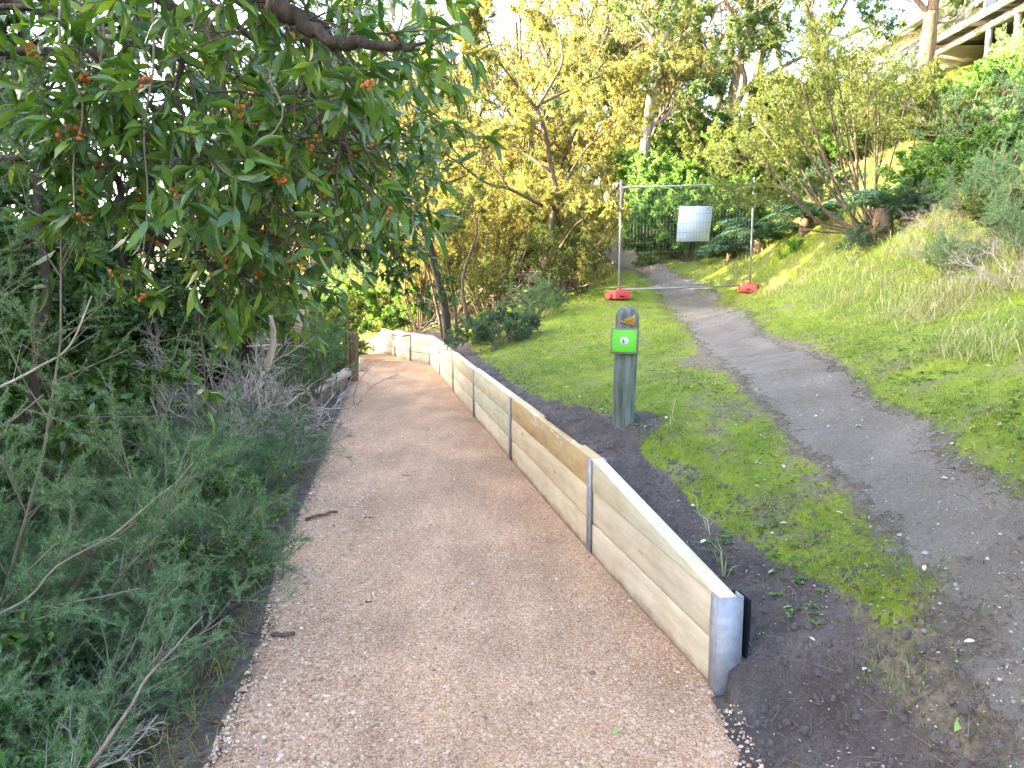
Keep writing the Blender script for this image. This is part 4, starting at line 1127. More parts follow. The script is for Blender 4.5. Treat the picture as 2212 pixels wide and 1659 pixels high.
mid = [('blue_far', 1085, 745, .62, 'low blue green shrub on the dirt behind the wall'), ('needle_far', 1160, 690, .55, 'grey green shrub beside the dead brush'), ('bush_far', 1030, 740, .40, 'small green shrub at the foot of the slim dark trunk'),
       ('bush_far', 905, 700, 1.1, 'bright green bush beside the far bend of the path'), ('olive_far', 1010, 640, .85, 'olive brown bush against the slim dark trunk')]
for k, px, py, sc, lb in mid:
    p = hit(px, py); place(k, 'leafy_shrub', lb, 'shrub', p, px * .37, sc, 'shrubs behind the sleeper wall')
for x, y, sc, k, lb in ((-3.3, 22.0, 1.7, 'bush_far', 'big rounded green bush at the right of the far bend'), (-2.0, 19.5, 1.3, 'bush_far', 'green bush just behind the far end of the wall'), (-4.6, 25.0, 1.9, 'needle_far', 'feathery bush closing the far end of the gravel path'), (-1.2, 23.0, 1.7, 'olive_far', 'olive bush in the sunlit gap behind the slim trunk'),
                          (.6, 21.0, 1.4, 'olive_far', 'olive bush behind the branching tree'), (-7.0, 27.0, 2.0, 'olive_far', 'dark bush where the gravel path disappears')):
    place(k, 'leafy_shrub', lb, 'shrub', (x, y, gz(x, y)), x * 3, sc, 'shrubs around the far bend')
proto('thicket', 15, 11, dict(n=[11, 8], lr=[.30, .42], ang=[.7, .8], up=[.04, .03, .0], wand=.13, t0=[.3, .2], rr=.45), 2.7, .022, (.06, .5), 'bark_brown', 'gold', [dict(per=11, Ln=.055, W=.014, spread=1.1, grav=.1)], minr=.0025)  # sunlit copy of the thicket shrub: the sun's gold is in the leaf colour
proto('thicket_olive', 16, 11, dict(n=[11, 8], lr=[.30, .42], ang=[.7, .8], up=[.04, .03, .0], wand=.13, t0=[.3, .2], rr=.45), 2.5, .022, (.06, .55), 'bark_brown', 'olive', [dict(per=11, Ln=.055, W=.014, spread=1.1, grav=.1)], minr=.0025)
for k, (x, y, sc) in enumerate([(-2.1, 18.0, 1.0), (-1.4, 18.8, 1.1), (-.5, 17.4, 1.0), (.35, 18.4, 1.1), (1.15, 17.4, .85), (1.4, 19.4, .95), (-1.0, 20.6, 1.25), (.4, 20.8, 1.3), (1.0, 22.3, 1.1), (-.55, 15.8, .6), (.95, 15.4, .55), (-2.6, 20.5, 1.0), (1.45, 16.2, .55)]):
    place(['thicket', 'thicket_olive'][k % 3 == 1 or k in (9, 10, 12)], 'thicket_shrub', 'thin stemmed shrub in the golden thicket around the branching tree', 'shrub', (x, y, gz(x, y)), k * 2.3, sc, 'thin stemmed shrubs of the golden thicket')
# golden wood behind
r = np.random.default_rng(81)
wood_spots = [(-3.5, 28, 1.0), (-1.2, 31, 1.1), (1.2, 27, .9), (3.4, 33, 1.1), (-6, 33, 1.15), (-9, 30, 1.0), (-5, 38, 1.3), (0, 40, 1.3), (5.5, 40, 1.2), (-12, 40, 1.3), (-9, 46, 1.4), (-3, 48, 1.5), (3, 50, 1.5), (9, 50, 1.4), (-16, 50, 1.5), (1.5, 35, 1.0), (-2.5, 24.5, .75), (1.2, 23.8, .7), (-7, 24.5, .8), (4.6, 29, .95), (6.5, 34, 1.1)]
low_spots = [(-2.2, 21.5, .8), (-.4, 22.5, .9), (1.0, 25, 1.0), (-4.5, 29.5, 1.1), (1.0, 28.8, .9), (-1.5, 27, 1.1), (.5, 31, 1.2), (-7.5, 31, 1.2), (4.6, 36, 1.3), (-4, 35, 1.3), (1.5, 43, 1.5), (-11, 35, 1.3), (7.5, 44, 1.5)]
for k, (x, y, sc) in enumerate(low_spots):
    place('gold_low', 'woodland_tree', 'low spreading yellow green tree filling the sunlit wood', 'tree', (x, y, gz(x, y)), r.uniform(0, 6), sc, 'low trees in the sunlit wood', 'trunk')
for k, (x, y, sc) in enumerate(wood_spots):
    place(['gold_a', 'gold_b', 'euc_b'][k % 3 if k % 5 else 0], 'woodland_tree', 'golden lit tree in the wood behind the branching tree', 'tree', (x, y, gz(x, y)), r.uniform(0, 6), sc, 'golden lit trees in the wood behind', 'trunk')

# ------------------------------------------------------------------ right hand hillside
for k, (px, d, rz, sc, key, lb) in enumerate([(1530, 27, .5, 1.25, 'euc_a', 'tall gum tree with leaning trunk behind the fence'), (1405, 26, 2.1, 1.2, 'euc_a', 'tall gum tree rising left of the fence board'), (1600, 31, 3.4, 1.2, 'euc_b', 'gum tree with reddish foliage above the fence'), (1680, 35, 4.1, 1.25, 'euc_a', 'gum tree standing left of the hillside house'),
                                               (1470, 36, 1.4, 1.4, 'gold_a', 'sunlit yellow tree above the left fence pole'), (1750, 30, .2, .9, 'euc_b', 'smaller olive tree behind the many stemmed shrub'), (1395, 25, 5.0, .8, 'gold_b', 'yellow green tree beside the upper footpath')]):
    x = (px - 1106) / 1660 * d; y = d
    place(key, 'gum_tree', lb, 'tree', (x, y, gz(x, y) - .1), rz, sc, 'gum trees on the hillside', 'trunk')
SP_BIG = dict(n=[6, 5, 5], lr=[1.0, .5, .5], ang=[.8, .75, .8], up=[0, .05, .0, -.05], wand=.18, t0=[.2, .2, .2], rr=.5, len=1.8)
DB = 21.0
drawn_tree('gum_tree', 'thick bare grey trunk standing in front of the house', [
    ([(1990, 212, DB), (1998, 150, DB), (2006, 80, DB), (2012, 30, DB)], .24, .19, 0),
    ([(2012, 30, DB), (2024, -40, DB), (2030, -140, DB), (2045, -260, DB)], .17, .09, 5),
    ([(2010, 35, DB), (1985, 5, DB), (1960, -30, DB), (1920, -90, DB)], .10, .04, 5),
    ([(2018, 50, DB), (2050, 46, DB - .2), (2074, 30, DB - .3), (2086, 0, DB - .3), (2080, -50, DB)], .035, .02, 2),
    ], 'bark_brown', 'euc', 43, SP_BIG, [dict(per=6, Ln=.16, W=.04, spread=1.0, grav=.7, up=.3)])
drawn_tree('gum_tree', 'dark leaning double trunk on the rise behind the fence', [
    ([(1536, 372, 24), (1543, 340, 24), (1556, 312, 24), (1566, 300, 24)], .20, .15, 0),
    ([(1558, 310, 24), (1572, 309, 23.8), (1588, 306, 23.6)], .07, .02, 0),
    ([(1520, 360, 24.3), (1530, 320, 24.4), (1545, 260, 24.4), (1560, 190, 24.6), (1575, 120, 24.8), (1590, 40, 25)], .12, .06, 8),
    ([(1566, 300, 24), (1590, 230, 24), (1610, 180, 24), (1600, 120, 24), (1620, 40, 24)], .13, .05, 9),
    ([(1610, 190, 24), (1680, 150, 24), (1760, 110, 24), (1850, 70, 24), (1905, 45, 24)], .08, .02, 8),
    ([(1560, 190, 24.6), (1530, 120, 24.6), (1510, 60, 24.6), (1470, 0, 24.6)], .07, .02, 8),
    ], 'bark_brown', 'euc', 44, SP_BIG, [dict(per=7, Ln=.15, W=.04, spread=1.0, grav=.7, up=.3)])
drawn_tree('gum_tree', 'pale forked gum trunk at the top centre right', [
    ([(1385, 420, 22), (1392, 330, 22), (1405, 220, 22), (1415, 130, 22)], .16, .11, 3),
    ([(1415, 130, 22), (1405, 80, 22), (1375, 30, 22), (1370, -60, 22)], .08, .04, 8),
    ([(1415, 130, 22), (1440, 70, 22), (1450, 0, 22), (1465, -80, 22)], .08, .04, 8),
    ([(1392, 300, 22), (1350, 250, 21.8), (1310, 215, 21.6), (1270, 190, 21.5)], .06, .02, 7),
    ([(1398, 280, 22), (1440, 250, 22), (1470, 200, 22), (1500, 170, 22)], .05, .02, 7),
    ], 'bark_grey', 'euc', 45, SP_BIG, [dict(per=7, Ln=.14, W=.038, spread=1.0, grav=.7, up=.3)])

def many_stemmed():
    r = np.random.default_rng(91)
    base = hit(1882, 500); root = thing('many_stemmed_shrub', 'tall shrub fanning many thin stems from one base on the bank', 'shrub', tuple(base))
    d0 = base[1] / CP
    sp = dict(n=[11, 8], lr=[.42, .45], ang=[.6, .8], up=[.0, .03, .0], wand=.14, t0=[.45, .2], rr=.45); out = levels(sp)
    tips = [(1600, 330), (1640, 270), (1690, 220), (1730, 170), (1770, 140), (1800, 110), (1840, 110), (1870, 130), (1895, 165), (1925, 195), (1955, 220), (1985, 260), (1700, 330), (1820, 200), (1660, 400), (1750, 260), (1890, 210), (2005, 310), (1580, 400), (1780, 200)]
    for k, (tx, ty) in enumerate(tips):
        d1 = d0 + r.uniform(-1.0, 1.2)
        b = base + np.array([r.normal() * .12, r.normal() * .12, -.03]); t = at(tx, ty, d1)
        m1 = b * .62 + t * .38 + np.array([(t - b)[0] * .06, 0, -abs(t - b)[0] * .12]) + r.normal(size=3) * .04
        P = smooth_line([b, m1, b * .25 + t * .75 + r.normal(size=3) * .06, t], 14)
        g = Geo(); g.tube(P - base, np.linspace(.024, .008, 14) * r.uniform(.7, 1.25), 6); link('stem', g.mesh('stem', 'bark_brown', True), root)
        sprout(r, P, float(np.linalg.norm(t - b)), .008, 0, sp, out)
    g = Geo(); wood(g, [[]] + out[1:], minr=.002); me = g.mesh('twigs', 'bark_brown'); me.transform(Matrix.Translation(tuple(-base))); link('twigs', me, root, kind='stuff')
    g = Geo(); dress(g, r, out[-1], 18, .05, .011, 'tri', 1.2, 0, .4, along=.8)
    me = g.mesh('crown', 'olive'); me.transform(Matrix.Translation(tuple(-base))); link('crown', me, root, kind='stuff')
many_stemmed()

def frond_mesh(name, m, seed, Ln=1.15, droop=.9, dead=False):
    r = np.random.default_rng(seed); g = Geo(); n = 26
    u = np.linspace(0, 1, n); ang = .75 - droop * 1.6 * u ** 1.3
    if dead: ang = -.35 - 1.1 * u ** .35
    P = np.zeros((n, 3))
    for k in range(1, n): P[k] = P[k - 1] + np.array([math.cos(ang[k]), 0, math.sin(ang[k])]) * Ln / n
    g.tube(P[::3], np.linspace(.010, .003, len(P[::3])), 4, False)
    T = unit(np.gradient(P, axis=0)); w = np.sin(np.clip(u * 1.05, 0, 1) ** .75 * math.pi) * .26 * Ln / 1.1 + .01
    for sd in (1, -1):
        i = np.arange(3, n)
        D = unit(np.array([0, sd, 0]) + T[i] * .55 + np.array([0, 0, -.25]) + r.normal(size=(len(i), 3)) * .08)
        g.leaves(P[i], D, w[i] * r.uniform(.85, 1.1, len(i)), .034, r, 1.5, 'lance')
        for f in (.35, .6, .8):                         # leaflets give a ragged outline
            for s2 in (1, -1):
                Q = P[i] + D * (w[i] * f)[:, None]; D2 = unit(D * .6 + T[i] * s2)
                g.leaves(Q, D2, w[i] * .2, .014, r, 1.5, 'diamond')
    return g.mesh(name, m)
FR = [frond_mesh('frond', 'fern', 1), frond_mesh('frond', 'fern', 2, 1.0, 1.1)]; FRD = frond_mesh('frond', 'fern_dead', 3, .62, 0, True)
def tree_fern(px, py, label, H, n, nd, sc, seed, rad=.10):
    r = np.random.default_rng(seed); b = hit(px, py); root = thing('tree_fern', label, 'fern', tuple(b), r.uniform(0, 6), 'tree ferns on the hillside', sc)
    zs = np.linspace(-.1, H, 9); g = Geo(); g.tube([(r.normal() * .01, r.normal() * .01, z) for z in zs], rad * (1 + (r.random(9) - .5) * .3), 10); link('trunk', g.mesh('trunk', 'bark_brown', True), root)
    for k in range(n + nd):
        o = link('frond', FRD if k >= n else FR[k % 2], root, (0, 0, H - (.05 if k >= n else 0)))
        s_ = r.uniform(.75, 1.1); o.scale = (s_, s_, s_); o.rotation_euler = (r.normal() * .12, r.uniform(-.35, .25) if k < n else r.uniform(-.1, .3), k * 2.4 + r.normal() * .2)
        if k == n: o['label'] = 'brown dead frond hanging against the trunk'
tree_fern(1905, 520, 'tree fern with a brown skirt of dead fronds below the many stemmed shrub', .55, 13, 12, .75, 1, .15)
tree_fern(1640, 545, 'dark tree fern in the shade right of the fence pole', .2, 20, 1, 1.15, 2)
tree_fern(1580, 560, 'tree fern seen through the right half of the fence mesh', .15, 18, 0, 1.0, 3)
tree_fern(1740, 500, 'tree fern in the hollow above the strappy leaves', .2, 18, 0, 1.1, 4)
tree_fern(1520, 430, 'small tree fern on the rise behind the fence board', .25, 13, 0, 1.0, 5)
def strap_leaf(seed, Ln):
    r = np.random.default_rng(seed); n = 7; u = np.linspace(0, 1, n); a = 1.35 - u ** 1.4 * r.uniform(1.2, 2.0)
    P = np.zeros((n, 3))
    for k in range(1, n): P[k] = P[k - 1] + np.array([math.cos(a[k]), 0, math.sin(a[k])]) * Ln / n
    w = np.array([.016, .02, .022, .021, .018, .012, .001]); g = Geo()
    V = np.concatenate([P + np.stack([0 * w, w, .3 * w], 1), P, P + np.stack([0 * w, -w, .3 * w], 1)])
    q = []
    for k in range(n - 1): q += [(k, k + 1, n + k + 1, n + k), (n + k, n + k + 1, 2 * n + k + 1, 2 * n + k)]
    g.add(V, [np.array(q)]); return g.mesh('leaf', 'strap', True)
STR = [strap_leaf(k, .55) for k in range(4)]
for px, py, sc, nl, lb in ((1712, 545, .95, 22, 'clump of strappy green leaves at the foot of the bank'), (1690, 560, .7, 14, 'smaller strappy leaved clump nearer the fence'), (2085, 235, 2.0, 26, 'strappy leaved clump on the slope below the deck'), (2105, 190, 1.9, 24, 'strappy leaved clump beside the deck post'), (2030, 250, 1.5, 18, 'strappy leaved clump at the foot of the thick grey trunk')):
    b = hit(px, py); rr_ = np.random.default_rng(px); root = thing('strappy_plant', lb, 'plant', tuple(b), 0, 'strappy leaved plants', sc)
    for k in range(nl):
        o = link('leaf', STR[k % 4], root, (rr_.normal() * .05, rr_.normal() * .05, -.01)); o.rotation_euler = (rr_.normal() * .15, rr_.uniform(-.35, .35), rr_.uniform(0, 6.3)); s_ = rr_.uniform(.6, 1.1); o.scale = (s_,) * 3
# shrubs over the bank
mound = [(4.0, 19.2, 1.3), (4.1, 18.0, 1.35), (5.2, 18.4, 1.25), (4.5, 20.8, 1.6), (5.6, 21.0, 1.6), (6.3, 20.2, 1.5), (4.6, 22.4, 1.5), (5.0, 24.5, 1.9), (6.2, 23.0, 1.8), (7.8, 21.5, 1.6)]
where = ['left of the white board', 'directly behind the white board', 'between the white board and the right fence pole', 'above the left half of the fence board', 'above the white board', 'behind the top right of the fence', 'beside the upper footpath', 'below the leaning double trunk', 'right of the leaning double trunk', 'above the dark tree ferns']
for k, (x, y, sc) in enumerate(mound):
    place('olive_far' if k in (5, 8, 9) else 'bush_far', 'leafy_shrub', 'green shrub on the mound, %s' % where[k], 'shrub', (x, y, gz(x, y)), k * 2.1, sc, 'shrubs on the mound behind the fence')
bank = [(1700, 400, 1.3, 'olive_far', 'olive shrub against the left edge of the many stemmed shrub'), (1780, 440, .8, 'blue_far', 'blue green shrub under the left stems of the many stemmed shrub'), (1960, 480, .45, 'blue_far', 'low blue green shrub right of the skirted tree fern'),
        (2010, 440, .6, 'bush_far', 'bright green shrub up the bank from the skirted tree fern'), (2060, 380, .7, 'olive_far', 'olive shrub halfway up the steep bank'), (2120, 400, .55, 'bush_far', 'fresh green shrub halfway up the bank towards the right edge'), (2180, 300, .6, 'blue_far', 'blue green shrub high on the bank at the right edge'),
        (2110, 300, .6, 'bush_far', 'green shrub high on the bank below the deck posts'), (2040, 330, .6, 'bush_far', 'green shrub downhill of the thick bare trunk'), (2200, 470, .6, 'needle_far', 'feathery shrub at the right edge halfway down the bank'), (2180, 220, .6, 'bush_far', 'green shrub below the deck beam at the right edge'),
        (2205, 170, .6, 'needle_far', 'feathery shrub at the top right under the deck'), (2165, 165, .5, 'bush_far', 'small green shrub beside the tall deck post'), (1960, 300, .8, 'olive_far', 'olive shrub left of the foot of the thick bare trunk'), (1900, 330, .9, 'bush_far', 'green shrub behind the right half of the many stemmed shrub'),
        (2000, 285, .6, 'olive_far', 'small olive shrub at the foot of the thick bare trunk'), (1830, 360, 1.2, 'bush_far', 'green shrub behind the middle of the many stemmed shrub'), (2150, 550, .45, 'dead_fine', 'dead twiggy bush low on the bank near the right edge'), (2195, 620, .5, 'dead_fine', 'lowest dead twiggy bush at the right edge of the bank'),
        (2080, 330, .9, 'dead_fine', 'dead twiggy bush high on the bank below the deck'), (1990, 560, .4, 'dead_fine', 'small dead twiggy bush right of the skirted tree fern'), (2060, 600, .35, 'needle_far', 'small feathery shrub low on the grassy bank'), (1870, 540, .35, 'blue_far', 'small blue green shrub just below the skirted tree fern'),
        (2210, 130, .6, 'needle_far', 'feathery shrub in the top right corner beside the deck beam'), (2212, 560, .45, 'needle_far', 'feathery shrub cut by the right edge above the dead bushes'), (1770, 345, 1.5, 'olive_far', 'big olive shrub behind the left half of the many stemmed shrub'),
        (2090, 470, .4, 'needle_far', 'grey green feathery shrub in the middle of the bank'), (2140, 340, .6, 'needle_far', 'grey green feathery shrub above the middle of the bank'), (2170, 500, .35, 'olive_far', 'small olive shrub above the dead bushes on the bank'), (2030, 500, .4, 'dead_fine', 'dead twiggy bush uphill of the small feathery shrub'), (2100, 560, .3, 'dead_fine', 'smallest dead twiggy bush in the long bank grass')]
for k, (px, py, sc, key, lb) in enumerate(bank):
    dead = key == 'dead_fine'
    place(key, 'dead_shrub' if dead else 'leafy_shrub', lb, 'dead shrub' if dead else 'shrub', hit(px, py), k * 1.7, sc * (1.0 if py > 400 else 1.15), 'dead bushes on the bank' if dead else 'shrubs on the bank')

# tall unseen trees added left of and behind the viewer to shade the path
for k, (x, y, sc) in enumerate([(-14.5, 9.6, 1.38), (-14, 6.0, 1.38), (-13.5, 2.4, 1.38), (-13.5, -1.4, 1.38), (-13.5, -5.2, 1.38), (-13.5, -9, 1.38), (-19.5, 8.0, 1.65), (-19, 4.0, 1.65), (-19, -.5, 1.65), (-19, -5.5, 1.65), (-19, -11, 1.65), (-24.5, 6.0, 2.0), (-17, 11.0, 1.6), (-22, 9.6, 1.9), (-16.5, 7.6, 1.6), (-17, 1.5, 1.6), (-24.5, 0, 2.0)]):
    place('dense', 'added_shade_tree', 'unseen tall tree added to shade the path', 'tree', (x, y, gz(x, y) - .1), k * 1.3, sc, 'unseen trees added to shade the path', 'trunk')

# ------------------------------------------------------------------ the house up the hill
def build_house():
    X = 17.0
    pt = lambda px, py: at_x(px, py, X)
    base = pt(2119, 163)
    root = thing('hillside_house', 'raised house with timber deck, posts and wide windows on the hill', 'house', tuple(base))
    def part(name, g, m, parent=root): return link(name, g.mesh(name, m), parent)
    def B(name, x0, x1, y0, y1, z0, z1, m, parent=root, bev=.0):
        g = Geo(); g.box(((x0 + x1) / 2 - base[0], (y0 + y1) / 2 - base[1], (z0 + z1) / 2 - base[2]), (abs(x1 - x0), abs(y1 - y0), abs(z1 - z0))); return part(name, g, m, parent)
    zd = pt(2144, 11)[2]; yA = pt(2035, 72)[1]; y_near = pt(2230, -20)[1] - 3
    zf = zd
    B('deck_fascia', X - .04, X + .02, y_near, yA + 1.2, zd - .26, zd, 'paint_white_shaded')
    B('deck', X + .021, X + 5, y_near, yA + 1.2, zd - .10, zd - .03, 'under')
    zb = pt(2035, 97)[2]
    B('beam', X + .35, X + .50, y_near, yA + 1.4, zb - .1, zb + .14, 'paint_white_shaded')
    for px, py0, py1, dx in ((2124, 56, 170, .35), (2077, 113, 150, 2.6), (2190, 0, 90, .35)):
        p = at_x(px, py1, X + dx); B('deck_post', X + dx, X + dx + .16, p[1] - .08, p[1] + .08, gz(X + dx, p[1]) - .3, zb - .1 if dx < 1 else zd - .1, 'paint_white_shaded')
    y0 = pt(1997, 60)[1]; y1 = pt(1905, 110)[1] + 2.5
    z_top = pt(1997, 40)[2]; z_wb = pt(1960, 153)[2]; z_wt = pt(1950, 104)[2]; z_bot = pt(1933, 184)[2]
    wl = B('wall', X + .12, X + 6, y0, y1, z_bot, z_top - .1, 'cladding')
    B('gutter', X - .35, X - .2, y0 - 4, y1, z_top - .16, z_top, 'paint_white_shaded')
    B('roof', X - .2, X + 7, y0 - 4, y1, z_top - .02, z_top + .10, 'roof')
    B('floor_trim', X + .02, X + .119, y0, y1, z_bot, z_bot + .28, 'paint_white_shaded')
    n = 5
    ys = np.linspace(y0 + .15, y1 - .3, n + 1)
    for k in range(n):
        wd = B('window', X + .07, X + .119, ys[k], ys[k + 1] - .06, z_wb - .06, z_wt + .06, 'paint_white_shaded')
        zm = z_wb + (z_wt - z_wb) * .62
        B('pane', X + .055, X + .069, ys[k] + .05, ys[k + 1] - .11, z_wb, zm - .02, 'glass', wd); B('pane', X + .055, X + .069, ys[k] + .05, ys[k + 1] - .11, zm + .02, z_wt, 'glass', wd)
    # balustrade of glass on the deck and the glazed room behind it
    yb = np.linspace(y_near, y0 - .2, 6)
    for k in range(5):
        B('balustrade_post', X + .05, X + .10, yb[k] - .03, yb[k] + .03, zd - .03, zd + 1.0, 'paint_white_shaded'); B('balustrade_panel', X + .07, X + .08, yb[k] + .06, yb[k + 1] - .06, zd + .03, zd + .95, 'rail_glass')
    B('room_wall', X + 2.6, X + 6, y_near, y0, zd - .02, z_top - .05, 'cladding')
    for k in range(3):
        a = np.linspace(y_near + .3, y0 - .2, 4); B('door_pane', X + 2.55, X + 2.599, a[k], a[k + 1] - .12, zd + .05, zd + 2.0, 'glass')
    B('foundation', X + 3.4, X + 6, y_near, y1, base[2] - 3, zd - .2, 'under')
build_house()

# ------------------------------------------------------------------ old post, low edging, logs on the left of the path
def old_post():
    b = at_z(762, 822, -.08); b[2] = gz(b[0], b[1])
    root = thing('old_timber_post', 'short brown timber post at the left edge of the path', 'post', tuple(b)); g = Geo()
    zs = np.linspace(-.1, .82, 10); r = np.random.default_rng(2); g.tube([(.02 * math.sin(z * 3), 0, z) for z in zs], .095 * (1 + (r.random(10) - .5) * .12), 12)
    link('post', g.mesh('post', 'old_post', True), root)
    g = Geo(); g.tube([(0, 0, .815), (0, 0, .835)], [.09, .06], 12); link('post_top', g.mesh('post_top', 'old_post', True), root)
    c = at_z(775, 800, -.09); c[2] = gz(c[0], c[1])
    root = thing('edging_board', 'pale low timber edging beside the brown post', 'edging', tuple(c), math.radians(100))
    link('plank', box_mesh('plank', (.9, .05, .2), 'timber', .004, (.3, 0, .08)), root); link('stake', box_mesh('stake', (.06, .06, .30), 'timber', .004, (-.1, -.06, .10)), root)
old_post()
def log(name, label, pts, r0, r1, m, cat, knots=0, seed=0):
    r = np.random.default_rng(seed); Lq = float(np.linalg.norm(np.asarray(pts[-1]) - np.asarray(pts[0])))
    P = smooth_line(resample(smooth_line(pts, 20), 9) + np.vstack([[0, 0, 0], r.normal(size=(8, 3)) * Lq * (.009 if r0 < .012 else .006)]), 20); base = P[0].copy()
    root = thing(name, label, cat, tuple(base)); g = Geo(); g.tube(P - base, np.linspace(r0, r1, 20) * (1 + (r.random(20) - .5) * .2), 10); link('stem', g.mesh('stem', m, True), root)
    for k in range(knots):
        i = r.integers(3, 17); d = unit(r.normal(size=3) + np.array([0, 0, .6])); g = Geo(); g.tube([P[i] - base, P[i] - base + d * r.uniform(.08, .3)], [r1 * .5, r1 * .25], 6); link('branch_stub', g.mesh('branch_stub', m, True), root)
def gp(px, py, d, h=0.0):
    p = at(px, py, d); return p
log('fallen_log', 'whitish rotting log beside the brown timber post', [at_z(680, 850, .0), at_z(712, 828, .08), at_z(738, 812, .1), at_z(750, 806, .06)], .05, .085, 'bark_pale', 'log', 4, 1)
log('fallen_log', 'pale thin trunk lying through the shrubs left of the gravel', [at_z(540, 960, .05), at_z(590, 900, .12), at_z(640, 860, .15), at_z(680, 830, .1)], .022, .012, 'bark_pale', 'log', 3, 2)
log('dead_sapling', 'tall pale bare stem rising behind the needle shrubs', [gp(640, 720, 7.4), gp(655, 640, 7.3), gp(672, 560, 7.2), gp(662, 470, 7.2), gp(655, 380, 7.2)], .035, .012, 'bark_pale', 'dead stem', 6, 3)
log('dead_sapling', 'broken pale stump stem among dead twigs', [gp(575, 800, 7.2), gp(590, 740, 7.1), gp(585, 680, 7.0)], .035, .02, 'bark_pale', 'dead stem', 4, 4)
log('dead_sapling', 'dark stem standing in shade at the far left', [gp(70, 980, 4.6), gp(75, 800, 4.6), gp(95, 640, 4.7), gp(80, 300, 4.8)], .035, .025, 'bark_dark', 'trunk', 2, 5)
log('dead_branch', 'long pale branch slanting through the lower left shrubs', [gp(-10, 1330, 2.6), gp(150, 1210, 2.75), gp(300, 1110, 2.9), gp(420, 1000, 3.1)], .0045, .0018, 'twig', 'branch', 5, 6)
log('dead_branch', 'bare pale branch lying over twigs near the bottom left', [gp(190, 1659, 2.1), gp(260, 1560, 2.15), gp(330, 1450, 2.25), gp(440, 1330, 2.4)], .006, .0025, 'twig', 'branch', 4, 7)
log('dead_branch', 'forked bare branch at the left edge of frame', [gp(-10, 840, 3.0), gp(110, 780, 3.0), gp(170, 710, 3.0), gp(200, 640, 3.05)], .006, .0025, 'twig_pale', 'branch', 5, 8)

# ------------------------------------------------------------------ loose stones, clods, litter
r = np.random.default_rng(101)
def pebbles(P, sz, m, name, flat=.6):
    n = len(P); k = 5
    a = np.arange(k) * 2 * math.pi / k
    rot = r.uniform(0, 6.3, n)[:, None]; rad = sz[:, None] * r.uniform(.6, 1.15, (n, k)); el = r.uniform(.65, 1.3, n)[:, None]
    x = np.cos(a[None] + rot) * rad * el; y = np.sin(a[None] + rot) * rad
    ring = np.stack([x, y, np.zeros((n, k)) - sz[:, None] * .15], -1) + P[:, None]
    mid_ = np.stack([x * .72, y * .72, np.repeat((sz * flat * .75)[:, None], k, 1) * r.uniform(.7, 1.2, (n, k))], -1) + P[:, None]
    top = P[:, None] + np.stack([r.normal(size=n) * sz * .15, r.normal(size=n) * sz * .15, sz * flat], -1)[:, None]
    V = np.concatenate([ring, mid_, top], 1)
    g = Geo(); nr = P[:, 1] < 3.1
    g.rep(V[nr], [(j, (j + 1) % k, k + (j + 1) % k, k + j) for j in range(k)] + [(k + j, k + (j + 1) % k, 2 * k) for j in range(k)])
    g.rep(np.concatenate([V[~nr, :k], V[~nr, 2 * k:]], 1), [(j, (j + 1) % k, k) for j in range(k)])
    o = structure(name, g.mesh(name, m), 'stuff'); return o
n = 66000
y = 1.75 * (9.0 / 1.75) ** (r.random(n) ** 1.25); u = r.random(n) ** 1.15
xl, xr = x_left(y) - .04, x_wall(y) - .005 + .09 * (y < WY0 - .1)
x = xl + (xr - xl) * u
dens = .16 + .84 * smooth(.42, .04, u) + .5 * smooth(.9, 1.0, u) * (y < 5) ; dens = dens * (.55 + .9 * fbm(x * 2, y * 2)) * np.interp(y, [1.7, 3.5, 9], [1.15, .75, .5])
kk = r.random(n) < dens; x, y = x[kk], y[kk]
sz = np.exp(r.normal(size=len(x)) * .42) * .0043 * np.interp(y, [1.7, 9], [1.0, 1.6])
pebbles(np.stack([x, y, np.maximum(z_path(y) + .013 + (fbm(x * 2.2, y * 2.2) - .5) * .012, ground_z(x, y) + .003)], 1), np.minimum(sz, .017), 'stone', 'gravel')
n = 11000
y = 1.5 * (16 / 1.5) ** r.random(n); x = x_wall(y) + .06 + r.random(n) ** 1.3 * np.interp(y, [1.5, 3, 4.5, 16], [1.4, 1.0, .45, .6])
sz = np.exp(r.normal(size=n) * .6) * .006; kk = footpath_d(x, y) > -.1
pebbles(np.stack([x, y, ground_z(x, y)], 1)[kk], np.minimum(sz, .028)[kk], 'soil', 'soil_clods', .8)
n = 5000
y = 1.5 * (12 / 1.5) ** r.random(n); u = r.random(n)
q = _fq[r.integers(60, 159, n)]; x = q[:, 0] + r.normal(size=n) * q[:, 2] * .8; y = q[:, 1] + r.normal(size=n) * .3
M['grey_stone'] = plain('grey_stone', (.26, .245, .23), .9, .2, 0, .5, 30)
sz = np.exp(r.normal(size=n) * .45) * .0045
pebbles(np.stack([x, y, ground_z(x, y) + .006], 1), np.minimum(sz, .014), 'grey_stone', 'footpath_grit')

